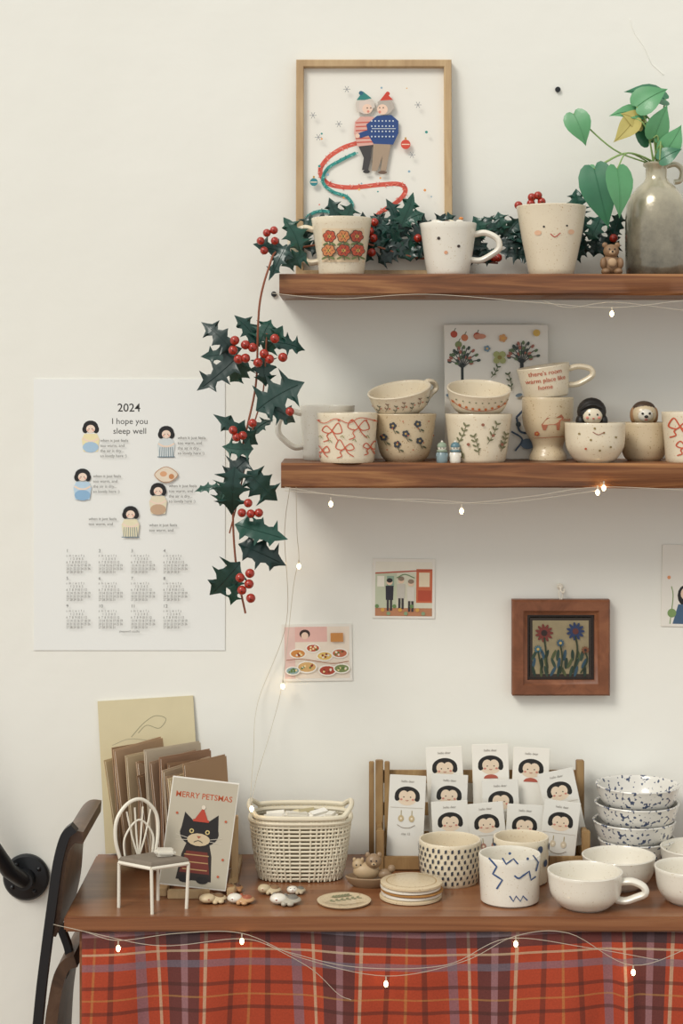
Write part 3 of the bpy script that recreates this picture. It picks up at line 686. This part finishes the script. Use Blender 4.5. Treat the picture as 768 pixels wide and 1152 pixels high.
# ============================================================ TABLE
def table():
    mb=MB(); X0=(72-CX)*K(.331); X1=1.0; th=.021
    mb.box(((X0+X1)/2,-.331/2-.003,ZT-th/2),(X1-X0,.331,th),TABLE,.003)
    for x in (X0+.035,X1-.035):
        for y in (-.29,-.03): mb.box((x,y,(ZT-th)/2),(.035,.035,ZT-th),TABLE,.003)
    mb.box(((X0+X1)/2,-.03,ZT-th-.03),(X1-X0-.06,.02,.06),TABLE,.002)
    mb.finish('wooden_table',recenter=True)
table()
def cloth():
    m,nt,b=newmat('plaid_fabric')
    uv=nt.nodes.new('ShaderNodeUVMap'); sp=nt.nodes.new('ShaderNodeSeparateXYZ'); nt.links.new(uv.outputs[0],sp.inputs[0])
    def stripes(src,per,ofs):
        a=nt.nodes.new('ShaderNodeMath'); a.operation='MULTIPLY_ADD'; a.inputs[1].default_value=1/per; a.inputs[2].default_value=ofs; nt.links.new(src,a.inputs[0])
        f=nt.nodes.new('ShaderNodeMath'); f.operation='FRACT'; nt.links.new(a.outputs[0],f.inputs[0])
        r=nt.nodes.new('ShaderNodeValToRGB'); r.color_ramp.interpolation='CONSTANT'
        B='#BE4828'
        st=[(0,'#2C2A30',.72),(.09,'#767C88',.55),(.14,'#2C2A30',.72),(.22,B,0),(.25,'#CDB898',.6),(.272,B,0),(.42,'#40201A',.55),(.45,B,0),(.54,'#C0904E',.4),(.555,B,0),(.64,'#40201A',.55),(.67,B,0),(.8,'#6E7484',.5),(.86,B,0),(.93,'#CDB898',.6),(.95,B,0)]
        e=r.color_ramp.elements
        e[0].position=0; e[0].color=rgb(st[0][1],st[0][2]); e[1].position=st[1][0]; e[1].color=rgb(st[1][1],st[1][2])
        for p,c,al in st[2:]:
            x=e.new(p); x.color=rgb(c,al)
        nt.links.new(f.outputs[0],r.inputs[0]); return r
    v=stripes(sp.outputs[0],.215,.13); h=stripes(sp.outputs[1],.16,.58)
    c=mixc(nt,v.outputs['Alpha'],rgb('#AE4224'),v.outputs['Color'])
    c=mixc(nt,h.outputs['Alpha'],c,h.outputs['Color'])
    n=nt.nodes.new('ShaderNodeTexNoise'); n.inputs['Scale'].default_value=400; nt.links.new(uv.outputs[0],n.inputs['Vector'])
    r=nt.nodes.new('ShaderNodeMapRange'); r.inputs['To Min'].default_value=.65; r.inputs['To Max'].default_value=1.12; nt.links.new(n.outputs['Fac'],r.inputs[0])
    mu=nt.nodes.new('ShaderNodeVectorMath'); mu.operation='SCALE'; nt.links.new(c,mu.inputs[0]); nt.links.new(r.outputs[0],mu.inputs['Scale'])
    nt.links.new(mu.outputs[0],b.inputs['Base Color']); b.inputs['Roughness'].default_value=.9; b.inputs['Sheen Weight'].default_value=.1
    X0=(92-CX)*K(.325); X1=.97; zt=ZT-.0225; zb=.12; nx,nz=200,40
    me=bpy.data.meshes.new('plaid_tablecloth'); vs=[];fs=[];uvs=[]
    for j in range(nz+1):
        for i in range(nx+1):
            x=X0+(X1-X0)*i/nx; t=j/nz; z=zt+(zb-zt)*t
            a=.003+.026*min(1,t*4)
            y=-.323-a*.5*(math.sin(x*31+1.2*math.sin(x*7+2)+t*1.2)+.5*math.sin(x*61+1))*.6
            y-= .018*math.exp(-((x-.385-.05*t)/.012)**2)*min(1,t*8)
            y=min(y,-.3155)
            vs.append((x,y,z)); uvs.append((x+.010*math.sin(x*31)*min(1,t*3),z+.005*math.sin(x*12)))
    for j in range(nz):
        for i in range(nx): a=j*(nx+1)+i; fs.append((a,a+1,a+nx+2,a+nx+1))
    me.from_pydata(vs,[],fs); ul=me.uv_layers.new(name='UVMap')
    for p in me.polygons:
        p.use_smooth=True
        for li in p.loop_indices: ul.data[li].uv=uvs[me.loops[li].vertex_index]
    me.materials.append(m); ob=bpy.data.objects.new('plaid_tablecloth',me); sc.collection.objects.link(ob)
    so=ob.modifiers.new('thick','SOLIDIFY'); so.thickness=.0012; so.offset=0
cloth()
# ============================================================ TABLE ITEMS
def cyl_cup_dashes(mb):
    h=mb.h; m=P('#363A44'); rr=random.Random(2)
    for r in range(7):
        v=h*(.12+.125*r)
        for i in range(30):
            a=2*pi*(i+.5*(r%2))/30+rr.uniform(-.02,.02); w=.034; hh=2.5+rr.uniform(-.4,.4)
            o=.6; mb.add([mb.ang(a-w,v-hh,o),mb.ang(a+w,v-hh+1,o),mb.ang(a+w,v+hh,o),mb.ang(a-w,v+hh-1,o)],[(0,1,2,3)],m)
cup('ceramic_cup',506,934,35,31,ZT,bot=1000,m=CER,deco=cyl_cup_dashes,shape=[(0,0),(.4,.9),(1,1)])
def deco_squig(mb):
    b='#34507C'
    mb.stroke([(548,965),(556,975),(552,983),(562,990),(556,1000)],1.8,b,False); mb.stroke([(562,965),(566,972),(574,966),(579,972)],1.8,b,False)
    mb.stroke([(585,985),(592,980),(594,990),(600,986)],1.8,b,False); mb.stroke([(570,1008),(574,1014),(577,1008),(582,1014),(585,1008),(590,1013)],1.6,b,False)
    mb.stroke([(575,985),(580,988),(586,984)],1.8,b); mb.disc(570,960,1.6,b); mb.disc(590,966,1.6,b); mb.stroke([(596,962),(603,970),(600,980)],1.6,b,False)
cup('coffee_mug',573,950,34.5,30,ZT,bot=1022,m=CERW,deco=deco_squig,shape=[(0,0),(.1,.6),(1,1)],handle=(1.9,.8,.3,8,3.2))
def deco_blob(mb):
    mb.surf=lambda u,w,o: mb.ang(u,w*mb.h,o+.4)
    for i in range(20):
        a=2*pi*i/10+(.3 if i>=10 else 0); mb.disc(a,.82 if i<10 else .5,.12,'#3E4A62',.08)
cup('ceramic_cup',586,932,31,27,ZT,d=.158,m=CER,deco=deco_blob,shape=[(0,0),(.1,.6),(1,1)])
cup('coffee_mug',658,967,43,24,ZT,bot=1027,m=CERW,handle=(-.25,.75,.25,26,4.2),shape=[(0,0),(.12,.35),(.4,.8),(1,1)],wob=.024)
cup('ceramic_bowl',696,950,42,24,ZT,d=.185,m=CERW,shape=[(0,0),(.15,.35),(.45,.8),(1,1)],wob=.024)
cup('coffee_mug',776,963,40,24,ZT,bot=1021,m=CERW,shape=[(0,0),(.12,.35),(.4,.8),(1,1)],wob=.024)
cup('ceramic_bowl',784,941,42,24,ZT,d=.14,m=CERW,shape=[(0,0),(.15,.35),(.45,.8),(1,1)],wob=.024)
SPK=mat('ceramic_splatter','#DDDAD2',.3,.03,30,coat=.6,speck='#3A4866',speckth=.6,specks=170)
for i,(cx,ty,rt) in enumerate(((716,945,44),(713,928,46),(716,908,47),(717,888,47))):
    d=.07;k=K(d); zb=ZT+i*20*k
    cup('ceramic_bowl',cx,ty,rt,24,zb,d=d,h=32,m=SPK,shape=[(0,0),(.15,.35),(.45,.75),(1,1)],wob=.03,seed=i)
def coasters():
    d=dT(1020)-36*K(.25);k=K(d); mb=MB(); mm=[CERB,CERW,mat('cork','#A5763F',.8,.2,90),CERW,CERB]
    z=0
    for i,m_ in enumerate(mm):
        t=4.2 if i!=2 else 2.5; r=35-(i%2); mb.lathe([(0,z),(r-1.5,z),(r,z+1),(r,z+t-1),(r-1.5,z+t-.2),(0,z+t-.2)],m_,56,Matrix.Translation(((i%3-1)*.8,(i%2)*.8,0)),wob=.01,seed=i); z+=t
    mb.surf=lambda u,v,o: Vector((u,v,z-.2+o)); mb.off=.05
    mb.stroke([(28*math.cos(i*pi/8),28*math.sin(i*pi/8)) for i in range(16)],1.2,'#A88A60',closed=True)
    mb.finish('coaster_stack',((462.5-CX)*k,-d,ZT),k)
coasters()
def plate():
    d=dT(1024)-30*K(.25);k=K(d); mb=MB(); mb.lathe([(0,0),(27,0),(30,1.5),(30.5,3),(29,3.4),(26,2.6),(0,2.4)],CERB,56,wob=.015)
    mb.surf=lambda u,v,o: Vector((u,v,2.6+o)); mb.off=.05
    for a in ((-20,-6,16,10),(-16,10,4,18)): sprig(mb,*a,'#8A8A6A',6,6,.8)
    mb.stroke([(-22,-12),(0,-20),(22,-10)],1,'#8A7258'); mb.finish('ceramic_dish',((387-CX)*k,-d,ZT),k)
plate()
def ornament(px,py,s,c,c2,seed,hh):
    d=dT(py)-.014;k=K(d); mb=MB(); r=random.Random(seed)
    m=mat('clay_'+c.strip('#'),c,.5,.12,80,.2,coat=.3); m2=mat('clay_'+c2.strip('#'),c2,.5,.12,80,.2,coat=.3)
    mb.ell((s*.15,s*.1,hh),(s*.95,s*.85,hh),m)
    hx=-s*.45
    mb.ell((hx,-s*.25,hh*1.5),(s*.62,s*.58,hh*1.3),CERW if seed%2 else m)
    for q in (-1,1):
        mb.ell((hx+q*s*.4,-s*.25+s*.42,hh*1.6),(s*.2,s*.24,hh*.9),m2); mb.ell((hx+q*s*.2,-s*.25-s*.36,hh*2.1),1,P(INK),8,5)
    mb.ell((s*.45,s*.1,hh*1.5),(s*.45,s*.55,hh*.8),m2); mb.ell((s*.5,-s*.6,hh*.7),(s*.25,s*.3,hh*.6),m); mb.ell((s*.05,-s*.7,hh*.7),(s*.2,s*.25,hh*.6),m)
    mb.ell((hx,-s*.25-s*.5,hh*1.6),(s*.12,s*.08,hh*.3),P('#8C3A2A'))
    mb.finish('ceramic_brooch',((px-CX)*k,-d,ZT),k,(0,0,r.uniform(-.4,.4)))
for i,a in enumerate(((239,1018,15,'#CDB894','#7A5A3A',0,3.8),(271,1019,14,'#C09468','#A0553A',1,4),(261,1006,12,'#A9794E','#5E4030',2,3.6),(321,1020,16,'#ADA594','#77726A',3,4.4),(303,1008,12,'#C4B290','#8A6A4A',4,3.8),(333,1008,10,'#B7A78C','#6E6A60',5,3.2))): ornament(*a)
def animal_fig():
    d=dT(1000)-12*K(.2);k=K(d); mb=MB(); c=mat('clay_stone','#8E7458',.5,.15,60,.3,coat=.2); c2=mat('clay_stone_light','#B39A78',.5,.1,60,.2)
    mb.lathe([(0,0),(18,0),(25,5),(28,11),(26,12),(22,8),(0,6)],c,40,sx=1,sy=.6)
    mb.ell((-4,0,17),(15,10,10),c2); mb.ell((4,-4,29),(9,8,8.5),c); mb.ell((-13,0,24),(7,6,7),c2)
    for sx in (-1,1): mb.ell((4+sx*6.5,-4,36),(2.8,2,3.2),c); mb.ell((4+sx*3,-11.5,31),.9,P(INK)); mb.ell((-13+sx*4.5,-1,30),(2,1.5,2.4),c2); mb.ell((-13+sx*2.4,-5.8,25),.8,P(INK))
    mb.ell((4,-12,27.5),(3,2,2),c2); mb.ell((4,-14,28),.9,P(INK)); mb.ell((17,-3,14),(8,6,6),c); mb.ell((24,-3,20),(4.5,4,4.5),c)
    mb.finish('bear_figurine',((416-CX)*k,-d,ZT),k)
animal_fig()
# ---- basket
def basket():
    d=.125;k=K(d); mb=MB(); by=HY+(EYE-ZT)/k
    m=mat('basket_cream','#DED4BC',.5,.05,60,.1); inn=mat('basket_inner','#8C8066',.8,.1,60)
    h=by-912
    def sup(t,a,b,z,n=3.2):
        c,s_=math.cos(t),math.sin(t)
        return Vector((a*math.copysign(abs(c)**(2/n),c),b*math.copysign(abs(s_)**(2/n),s_),z))
    def dim(q): return 46+10.5*q**.7, 30+8*q**.7
    N=72
    def top(t): return h+ 9*max(0,abs(math.cos(t))-.75)/.25
    for i in range(14):
        q=i/14; a,b=dim(q); mb.tube([sup(2*pi*j/N,a,b,4+q*(h-10)) for j in range(N)],1.4 ,m,6,closed=True)
    for j in range(N):
        t=2*pi*j/N; pts=[]
        for i in range(7):
            q=i/6; a,b=dim(q); pts.append(sup(t,a+(.8 if (i+j)%2 else -.8),b+(.8 if (i+j)%2 else -.8),1+q*(h-6)))
        mb.tube(pts,1.15,m,5)
    a,b=dim(1)
    mb.tube([sup(2*pi*j/N,a,b,h-6) for j in range(N)],2.6,m,8,closed=True)
    mb.tube([sup(2*pi*j/N,a+1,b+1,top(2*pi*j/N)) for j in range(N)],2.9,m,8,closed=True)
    for j in range(N):
        t=2*pi*j/N
        if abs(math.cos(t))<.8: mb.tube([sup(t,a,b,h-6),sup(t,a+1,b+1,top(t))],1.4,m,5)
    vs=[sup(2*pi*j/N,46,29,1) for j in range(N)]; mb.add(vs,[tuple(range(N))],m)
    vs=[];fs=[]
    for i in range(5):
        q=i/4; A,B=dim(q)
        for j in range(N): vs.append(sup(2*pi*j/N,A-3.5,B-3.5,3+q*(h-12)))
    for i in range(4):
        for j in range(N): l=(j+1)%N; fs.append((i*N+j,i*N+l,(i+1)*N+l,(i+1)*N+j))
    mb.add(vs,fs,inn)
    for i,(x,y,s_,c) in enumerate(((-28,5,26,PAPER),(-5,-2,30,CERW),(20,6,26,PAPER),(4,14,34,CARDC),(34,-4,18,CERW))):
        mb.box((x,y,h-8),(s_,14,14),c,3,R=(.25*(i%3-1),.2*(i%2)-.1,.3*i))
    mb.finish('woven_basket',((338-CX)*k,-d,ZT),k)
basket()
# ---- crate with sticker cards
def crate():
    mb=MB(); z=ZT
    xl=W(427,900,.06).x; xr=W(655,900,.06).x
    for x in (xl,xr):
        for y,hh in ((-.030,.152),(-.098,.06)):
            mb.box((x,y,z+hh/2),(.012,.012,hh),CRATE,.001)
        for zz in (.02,.05): mb.box((x,-.064,z+zz),(.008,.07,.016),CRATE,.001)
    for zz in (.03,.075,.125): mb.box(((xl+xr)/2,-.022,z+zz),(xr-xl,.005,.02),CRATE,.001)
    mb.box(((xl+xr)/2,-.1,z+.012),(xr-xl,.006,.02),CRATE,.001)
    mb.box(((xl+xr)/2,-.063,z+.003),(xr-xl,.076,.005),CRATE,.001)
    for x in (xl-.012,xl+.012): mb.box((x,-.031,z+.075),(.008,.01,.15),CRATE,.001)
    mb.finish('wooden_crate',recenter=True)
    SLV=mat('card_sleeve','#DEDBD2',.2,.02,20,coat=.8)
    FC='#DFCBB2'
    def card(cx,top,w,d,hz,kind,tilt=-.18,roll=0):
        k=K(d); mb=MB(); h=hz
        mb.box((0,0,-h/2),(w,1.2,h),SLV if kind else PAPER,.4)
        mb.surf=lambda x,y,o: Vector((x,-.6-o,-y)); mb.off=.05
        mb.disc(0,25,11.5,FC,8.6,n=20)
        mb.disc(0,22.5,14,HAIR,10,n=20,a0=pi,a1=2*pi)
        mb.disc(-10.5,23.5,3.6,HAIR,5.6,.25); mb.disc(10.5,23.5,3.6,HAIR,5.6,-.25)
        mb.disc(-4,23,5.4,FC,6,.25); mb.disc(4,23,5.4,FC,6,-.25)
        mb.disc(-3.8,24.3,.8,INK,n=6); mb.disc(3.8,24.3,.8,INK,n=6); mb.disc(-6.5,27,1.5,'#C98272',1.1,n=8); mb.disc(6.5,27,1.5,'#C98272',1.1,n=8); mb.stroke([(-1.6,27.6),(0,28.4),(1.6,27.6)],.7,'#A8604F')
        if kind==0: mb.disc(0,38,8,'#AE5644',4.5,n=14,a0=pi,a1=2*pi)
        mb.text('hello dear',0,8,3.6,'#8A837A')
        if kind:
            mb.stroke([(-w/2+2,36),(w/2-2,36)],.4,'#BDB4A4')
            for (x,y) in ((-6,42),(6,42)):
                mb.stroke([(x,y-3),(x,y+3)],.8,'#A8986A'); mb.disc(x,y+6,3.2,['#CDBFA6','#C0AC84','#AE8272'][kind%3],3.8); mb.disc(x,y+6,1.3,'#E8DAC2',n=7)
            mb.stroke([(-10,55),(-4,58),(4,58),(10,55)],.6,'#8A7A68'); mb.text('clay 12',0,66,3.6,'#8A837A')
        mb.finish('greeting_card',W(cx,top,d),k,(tilt,roll,0))
    for cx,top,dpt,hz,kd,rl in ((499,840,.034,108,0,-.04),(551,837,.034,110,0,-.02),(598,841,.034,108,0,.05),
        (506,871,.050,92,1,.05),(562,877,.052,86,1,-.04),(624,867,.054,90,2,-.2),
        (459,872,.070,94,1,.05),(545,903,.074,68,2,-.09),(591,905,.074,66,1,.06),(633,901,.078,70,3,.13),(505,901,.072,70,2,-.05)):
        card(cx,top,41,dpt+.006,hz-4,kd,-.08,rl)
crate()
# ---- greeting card rack
def rack():
    mb=MB(); z=ZT
    mb.box((W(264,0,.17).x,-.17,z+.050),(.010,.012,.100),OAK,.001)
    mb.box((W(215,0,.2).x,-.243,z+.006),(.06,.010,.012),OAK,.001)
    mb.box((W(264,0,.14).x,-.14,z+.005),(.012,.19,.010),OAK,.001); mb.box((W(190,0,.14).x,-.14,z+.005),(.012,.19,.010),OAK,.001)
    mb.box((W(205,0,.1).x,-.07,z+.005),(.15,.012,.010),OAK,.001)
    mb.finish('card_rack',recenter=True)
    cols=['#CDB890','#A08060','#B89878','#94724F','#C3AE8C','#A07C5E','#B4987C','#876A4E','#C0B098','#A6886E','#9A765A','#BBA488','#917052','#AE9274']
    mb=MB(); kk=K(.12); N=16
    for i in range(N):
        w=(82 if i%3 else 72)*kk; h=(114+((i*13)%7)*3-(i%2)*6)*kk; t=.0014
        px=160+i*5.2; dd=.035+i*.0083
        ang=.80+.05*((i*5)%4)
        m=mat('card_'+cols[i%14].strip('#'),cols[i%14],.75,.05,40)
        R=Matrix.Translation((W(px,900,dd).x,-dd,z+.0115))@Matrix.Rotation(ang,4,'Z')@Matrix.Rotation(math.radians(-9+((i*7)%6)),4,'X')@Matrix.Rotation(math.radians((((i*11)%7)-3)*1.2),4,'Y')
        mb.box((0,0,h/2),(w,t,h),m,0,T=R)
        mb.box((.001,-.0014,h/2-.002),(w-.002,.0008,h-.002),PAPER,0,T=R)
        mb.box((.001,-.0024,h/2-.001),(w*.99,.0008,h-.003),m,0,T=R)
    mb.finish('greeting_card_stack',recenter=True)
    mb=MB(); mb.box((0,0,85),(108,1.5,170),CARDC); mb.surf=lambda x,y,o: Vector((x,-.75-o,y)); mb.off=.05
    mb.stroke([(-10,132),(0,140),(14,136),(22,146),(10,150),(-4,142),(-18,128)],.8,'#9A9478'); mb.stroke([(-40,120),(-20,126),(6,122)],.6,'#A8A288')
    mb.finish('art_card',((173-CX)*K(.012),-.016,ZT+.008),K(.012),(-.06,math.radians(-3.5),0))
    d=.235;k=K(d); mb=MB(); bgc=mat('card_cat_bg','#BDB4A0',.5,.04,30,coat=.3)
    mb.box((0,0,60),(76,1.6,120),PAPER,.3); mb.surf=lambda x,y,o: Vector((x,-.8-o,120-y)); mb.off=.05
    mb.rect(-37,1.5,37,118.5,bgc)
    mb.text('MERRY PETSMAS',0,22,8.8,'#B5542F',bold=.12)
    mb.poly([(-12,68),(12,68),(17,84),(20,112),(-20,112),(-17,84)],'#2A211E'); mb.poly([(-12,80),(12,80),(17,104),(-17,104)],'#6E2C22')
    for y in (84,92,100): mb.stroke([(-14,y),(14,y)],1.2,'#B08E60')
    mb.disc(0,60,22,'#1F1B1A',15,n=24)
    mb.poly([(-21,56),(-19,38),(-8,47)],'#1F1B1A'); mb.poly([(21,56),(19,38),(8,47)],'#1F1B1A')
    mb.disc(0,67,13,'#CDB997',7); mb.poly([(-2.6,63),(2.6,63),(0,66)],'#A8604A'); mb.stroke([(-5,70),(0,68),(5,70)],.9,INK)
    for sx in (-1,1):
        mb.disc(sx*9,58,2.6,'#D6C080'); mb.disc(sx*9,58,1.4,INK); mb.stroke([(sx*12,66),(sx*26,63)],.5,'#D8D0C0'); mb.stroke([(sx*12,68),(sx*26,69)],.5,'#D8D0C0')
        mb.disc(sx*10,111,7,'#1F1B1A',4)
    mb.poly([(-8,46),(8,46),(1,31)],'#B5432F'); mb.disc(1,31,2.4,'#E0D5C2'); mb.stroke([(-9,46),(9,46)],2.6,'#B5432F')
    for (x,y) in ((-28,40),(28,44),(-30,90),(30,86),(27,105)): mb.disc(x,y,1.4,'#BC5A38')
    mb.finish('christmas_card',((216-CX)*k,-d,ZT+.0125),k,(-.14,math.radians(8),math.radians(6)))
rack()
# ---- doll chair
def doll_chair():
    d=.275; k=K(d); mb=MB(); zs=50
    cor=[(-39,0),(0,-26),(39,-4),(2,24)]
    ft=[(-39,-2),(1,-27),(37,-6),(2,26)]
    seat=mat('doll_seat_fabric','#7F7466',.85,.15,90,.3)
    lay=[(1,zs),(1.02,zs+2),(1,zs+5),(.94,zs+6.5)]
    vs=[];fs=[]
    for q,z in lay:
        for e in range(4):
            a=Vector(cor[e]);b=Vector(cor[(e+1)%4])
            for t in range(6): p=a.lerp(b,t/6)*q; vs.append((p.x,p.y,z))
    n=24
    for i in range(3):
        for j in range(n): l=(j+1)%n; fs.append((i*n+j,i*n+l,(i+1)*n+l,(i+1)*n+j))
    fs.append(tuple(3*n+j for j in range(n))); fs.append(tuple(range(n))[::-1]); mb.add(vs,fs,seat)
    for e in range(4):
        a=cor[e];b=cor[(e+1)%4]; mb.tube([(a[0],a[1],zs),(b[0],b[1],zs)],2.2,WHITEM,8)
    for (c,f) in zip(cor,ft): mb.tube([(c[0],c[1],zs),(f[0],f[1],0)],1.9,WHITEM,8)
    A=Vector((-37,2,zs)); B=Vector((0,23,zs)); u=(B-A)
    def bk(s_,z): p=A+u*s_; return Vector((p.x,p.y+z*.06,zs+z))
    loop=cr([bk(.0,0),bk(-.16,25),bk(-.12,48),bk(.2,64),bk(.6,66),bk(.98,50),bk(1.05,26),bk(.95,0)],7)
    mb.tube(loop,2.1,WHITEM,8)
    for q in (.2,.4,.6,.8):
        mb.tube(cr([bk(.5,2),bk(.5+(q-.5)*.6,25),bk(q*1.15-.08,60-abs(q-.5)*18)],6),1.1,WHITEM,6)
    mb.tube(cr([bk(.12,0),bk(.1,26),bk(.5,44),bk(.9,26),bk(.88,0)],7),1.2,WHITEM,6)
    mb.box((12,2,zs+11),(24,14,9),CERW,3.5,R=(0,.1,.4))
    mb.finish('doll_chair',((174-CX)*k,-d-.012,ZT),k)
doll_chair()
# ============================================================ BOTTOM-LEFT OBJECTS
def railing():
    mb=MB(); c=W(30,986,0)
    mb.lathe([(0,0),(.036,0),(.036,.006),(.033,.009),(.016,.011),(.014,.03),(0,.03)],BLACKM,40,Matrix.Translation(c)@Matrix.Rotation(pi/2,4,'X'))
    for a in range(4): mb.ell(c+Vector((.025*math.cos(a*pi/2+.6),-.009,.025*math.sin(a*pi/2+.6))),.004,BLACKM,10,6)
    mb.tube([c+Vector((0,-.024,0)),c+Vector((-.02,-.045,.022)),c+Vector((-.5,-.30,.85))],.0125,BLACKM,16)
    mb.finish('wall_handrail',recenter=True)
railing()
def chair():
    mb=MB(); wd=wood('chair_plywood','#3A2A20','#574030','#6C5442',(8,8,8),.45,.1,.2)
    def bar(pts,w,dep,m,d0):
        P_=cr([W(x,y,d0) for x,y in pts],8); n=len(P_); vs=[];fs=[]
        for i,p in enumerate(P_):
            t=(P_[min(i+1,n-1)]-P_[max(i-1,0)]).normalized(); s_=Vector((t.z,0,-t.x))*w/2
            y=Vector((0,dep/2,0)); vs+=[p+s_-y,p+s_+y,p-s_+y,p-s_-y]
        for i in range(n-1):
            for q in range(4): r=(q+1)%4; fs.append((i*4+q,i*4+r,i*4+4+r,i*4+4+q))
        fs.append((3,2,1,0)); fs.append(tuple((n-1)*4+q for q in range(4))); mb.add(vs,fs,m)
    for d0 in (.10,.30):
        bar([(84,930),(74,940),(66,968),(60,1010),(52,1070),(45,1130),(38,1220),(30,1420),(24,1560)],.013,.018,BLACKM,d0)
    bar([(104,924),(92,924),(82,938),(77,965),(74,1000),(68,1030)],.017,.19,wd,.2)
    bar([(94,1062),(84,1066),(76,1080),(70,1110),(66,1150),(62,1250)],.017,.16,wd,.16)
    bar([(68,1040),(78,1080),(58,1130),(52,1200)],.010,.015,BLACKM,.21)
    mb.finish('folding_chair',recenter=True)
chair()
# ============================================================ FAIRY LIGHTS
def lights():
    mb=MB()
    def led(px,py,d,dx=0,dy=1):
        c=W(px,py,d); mb.ell(c,(.0028,.0028,.0044),LED,10,8)
        mb.tube([c+Vector((dx*.003,0,.004)),c+Vector((dx*.006,0,.010*dy))],.0012,WIRE,5)
    def wr(pts): mb.tube(cr(pts,8),.00048,WIRE,5)
    wr([W(306,330,.165),W(380,336,.165),W(480,331,.165),W(600,340,.165),W(688,346,.165),W(768,338,.165),W(840,330,.165)])
    wr([W(610,338,.16),W(640,346,.16),W(690,340,.16),W(768,349,.16)])
    wr([W(320,552,.165),W(370,556,.165),W(440,562,.165),W(519,566,.165),W(600,558,.165),W(672,548,.165),W(790,552,.165)])
    wr([W(320,548,.163),W(400,560,.163),W(480,562,.163),W(560,566,.163),W(672,552,.163)])
    wr([W(333,548,.16),W(334,600,.12),W(336,630,.06),W(330,660,.03),W(318,765,.022),W(305,820,.025),W(290,870,.08),W(283,900,.17)])
    wr([W(326,548,.16),W(320,600,.1),W(322,700,.02),W(290,790,.01),W(285,850,.06),W(281,905,.17)])
    wr([W(60,1040,.34),W(95,1048,.342),W(133,1058,.345),W(200,1050,.345),W(272,1050,.345),W(340,1078,.345),W(434,1098,.345),W(520,1082,.345),W(580,1053,.345),W(640,1050,.345),W(712,1086,.345),W(790,1060,.345)])
    wr([W(95,1048,.34),W(180,1064,.346),W(272,1056,.346),W(320,1070,.346),W(400,1088,.346),W(500,1086,.346),W(570,1056,.346),W(660,1066,.346),W(740,1080,.346)])
    wr([W(300,1062,.346),W(350,1090,.346),W(380,1118,.346),W(395,1125,.346)])
    for a in ((688,353,.165),(372,567,.166),(519,575,.166),(672,554,.166),(679,549,.166),(336,637,.05),(318,772,.026),(283,910,.18),(133,1067,.346),(272,1059,.346),(434,1107,.346),(580,1062,.346),(712,1094,.346)): led(*a)
    mb.finish('fairy_lights',recenter=True)
lights()
# ============================================================ LIGHT + CAMERA
w=bpy.data.worlds.new('World'); sc.world=w; w.use_nodes=True
bg=w.node_tree.nodes['Background']; bg.inputs[0].default_value=(.975,.99,.965,1); bg.inputs[1].default_value=.75
l=bpy.data.lights.new('daylight','SUN'); l.energy=1.85; l.angle=math.radians(22); l.color=(1,.955,.88); o=bpy.data.objects.new('daylight',l); sc.collection.objects.link(o)
o.location=(-2,-2.2,3.2); o.rotation_euler=Vector((.85,1,-1.15)).to_track_quat('-Z','Y').to_euler()
cam=bpy.data.cameras.new('camera'); co=bpy.data.objects.new('camera',cam); sc.collection.objects.link(co); sc.camera=co
co.location=(0,-D,EYE); co.rotation_euler=(pi/2,0,0)
cam.sensor_fit='VERTICAL'; cam.sensor_height=36; cam.sensor_width=24; cam.lens=F/1152*36
cam.shift_y=-(576-HY)/1152
cam.clip_start=.05
try: sc.view_settings.view_transform='Standard'
except Exception as ex: print(ex)
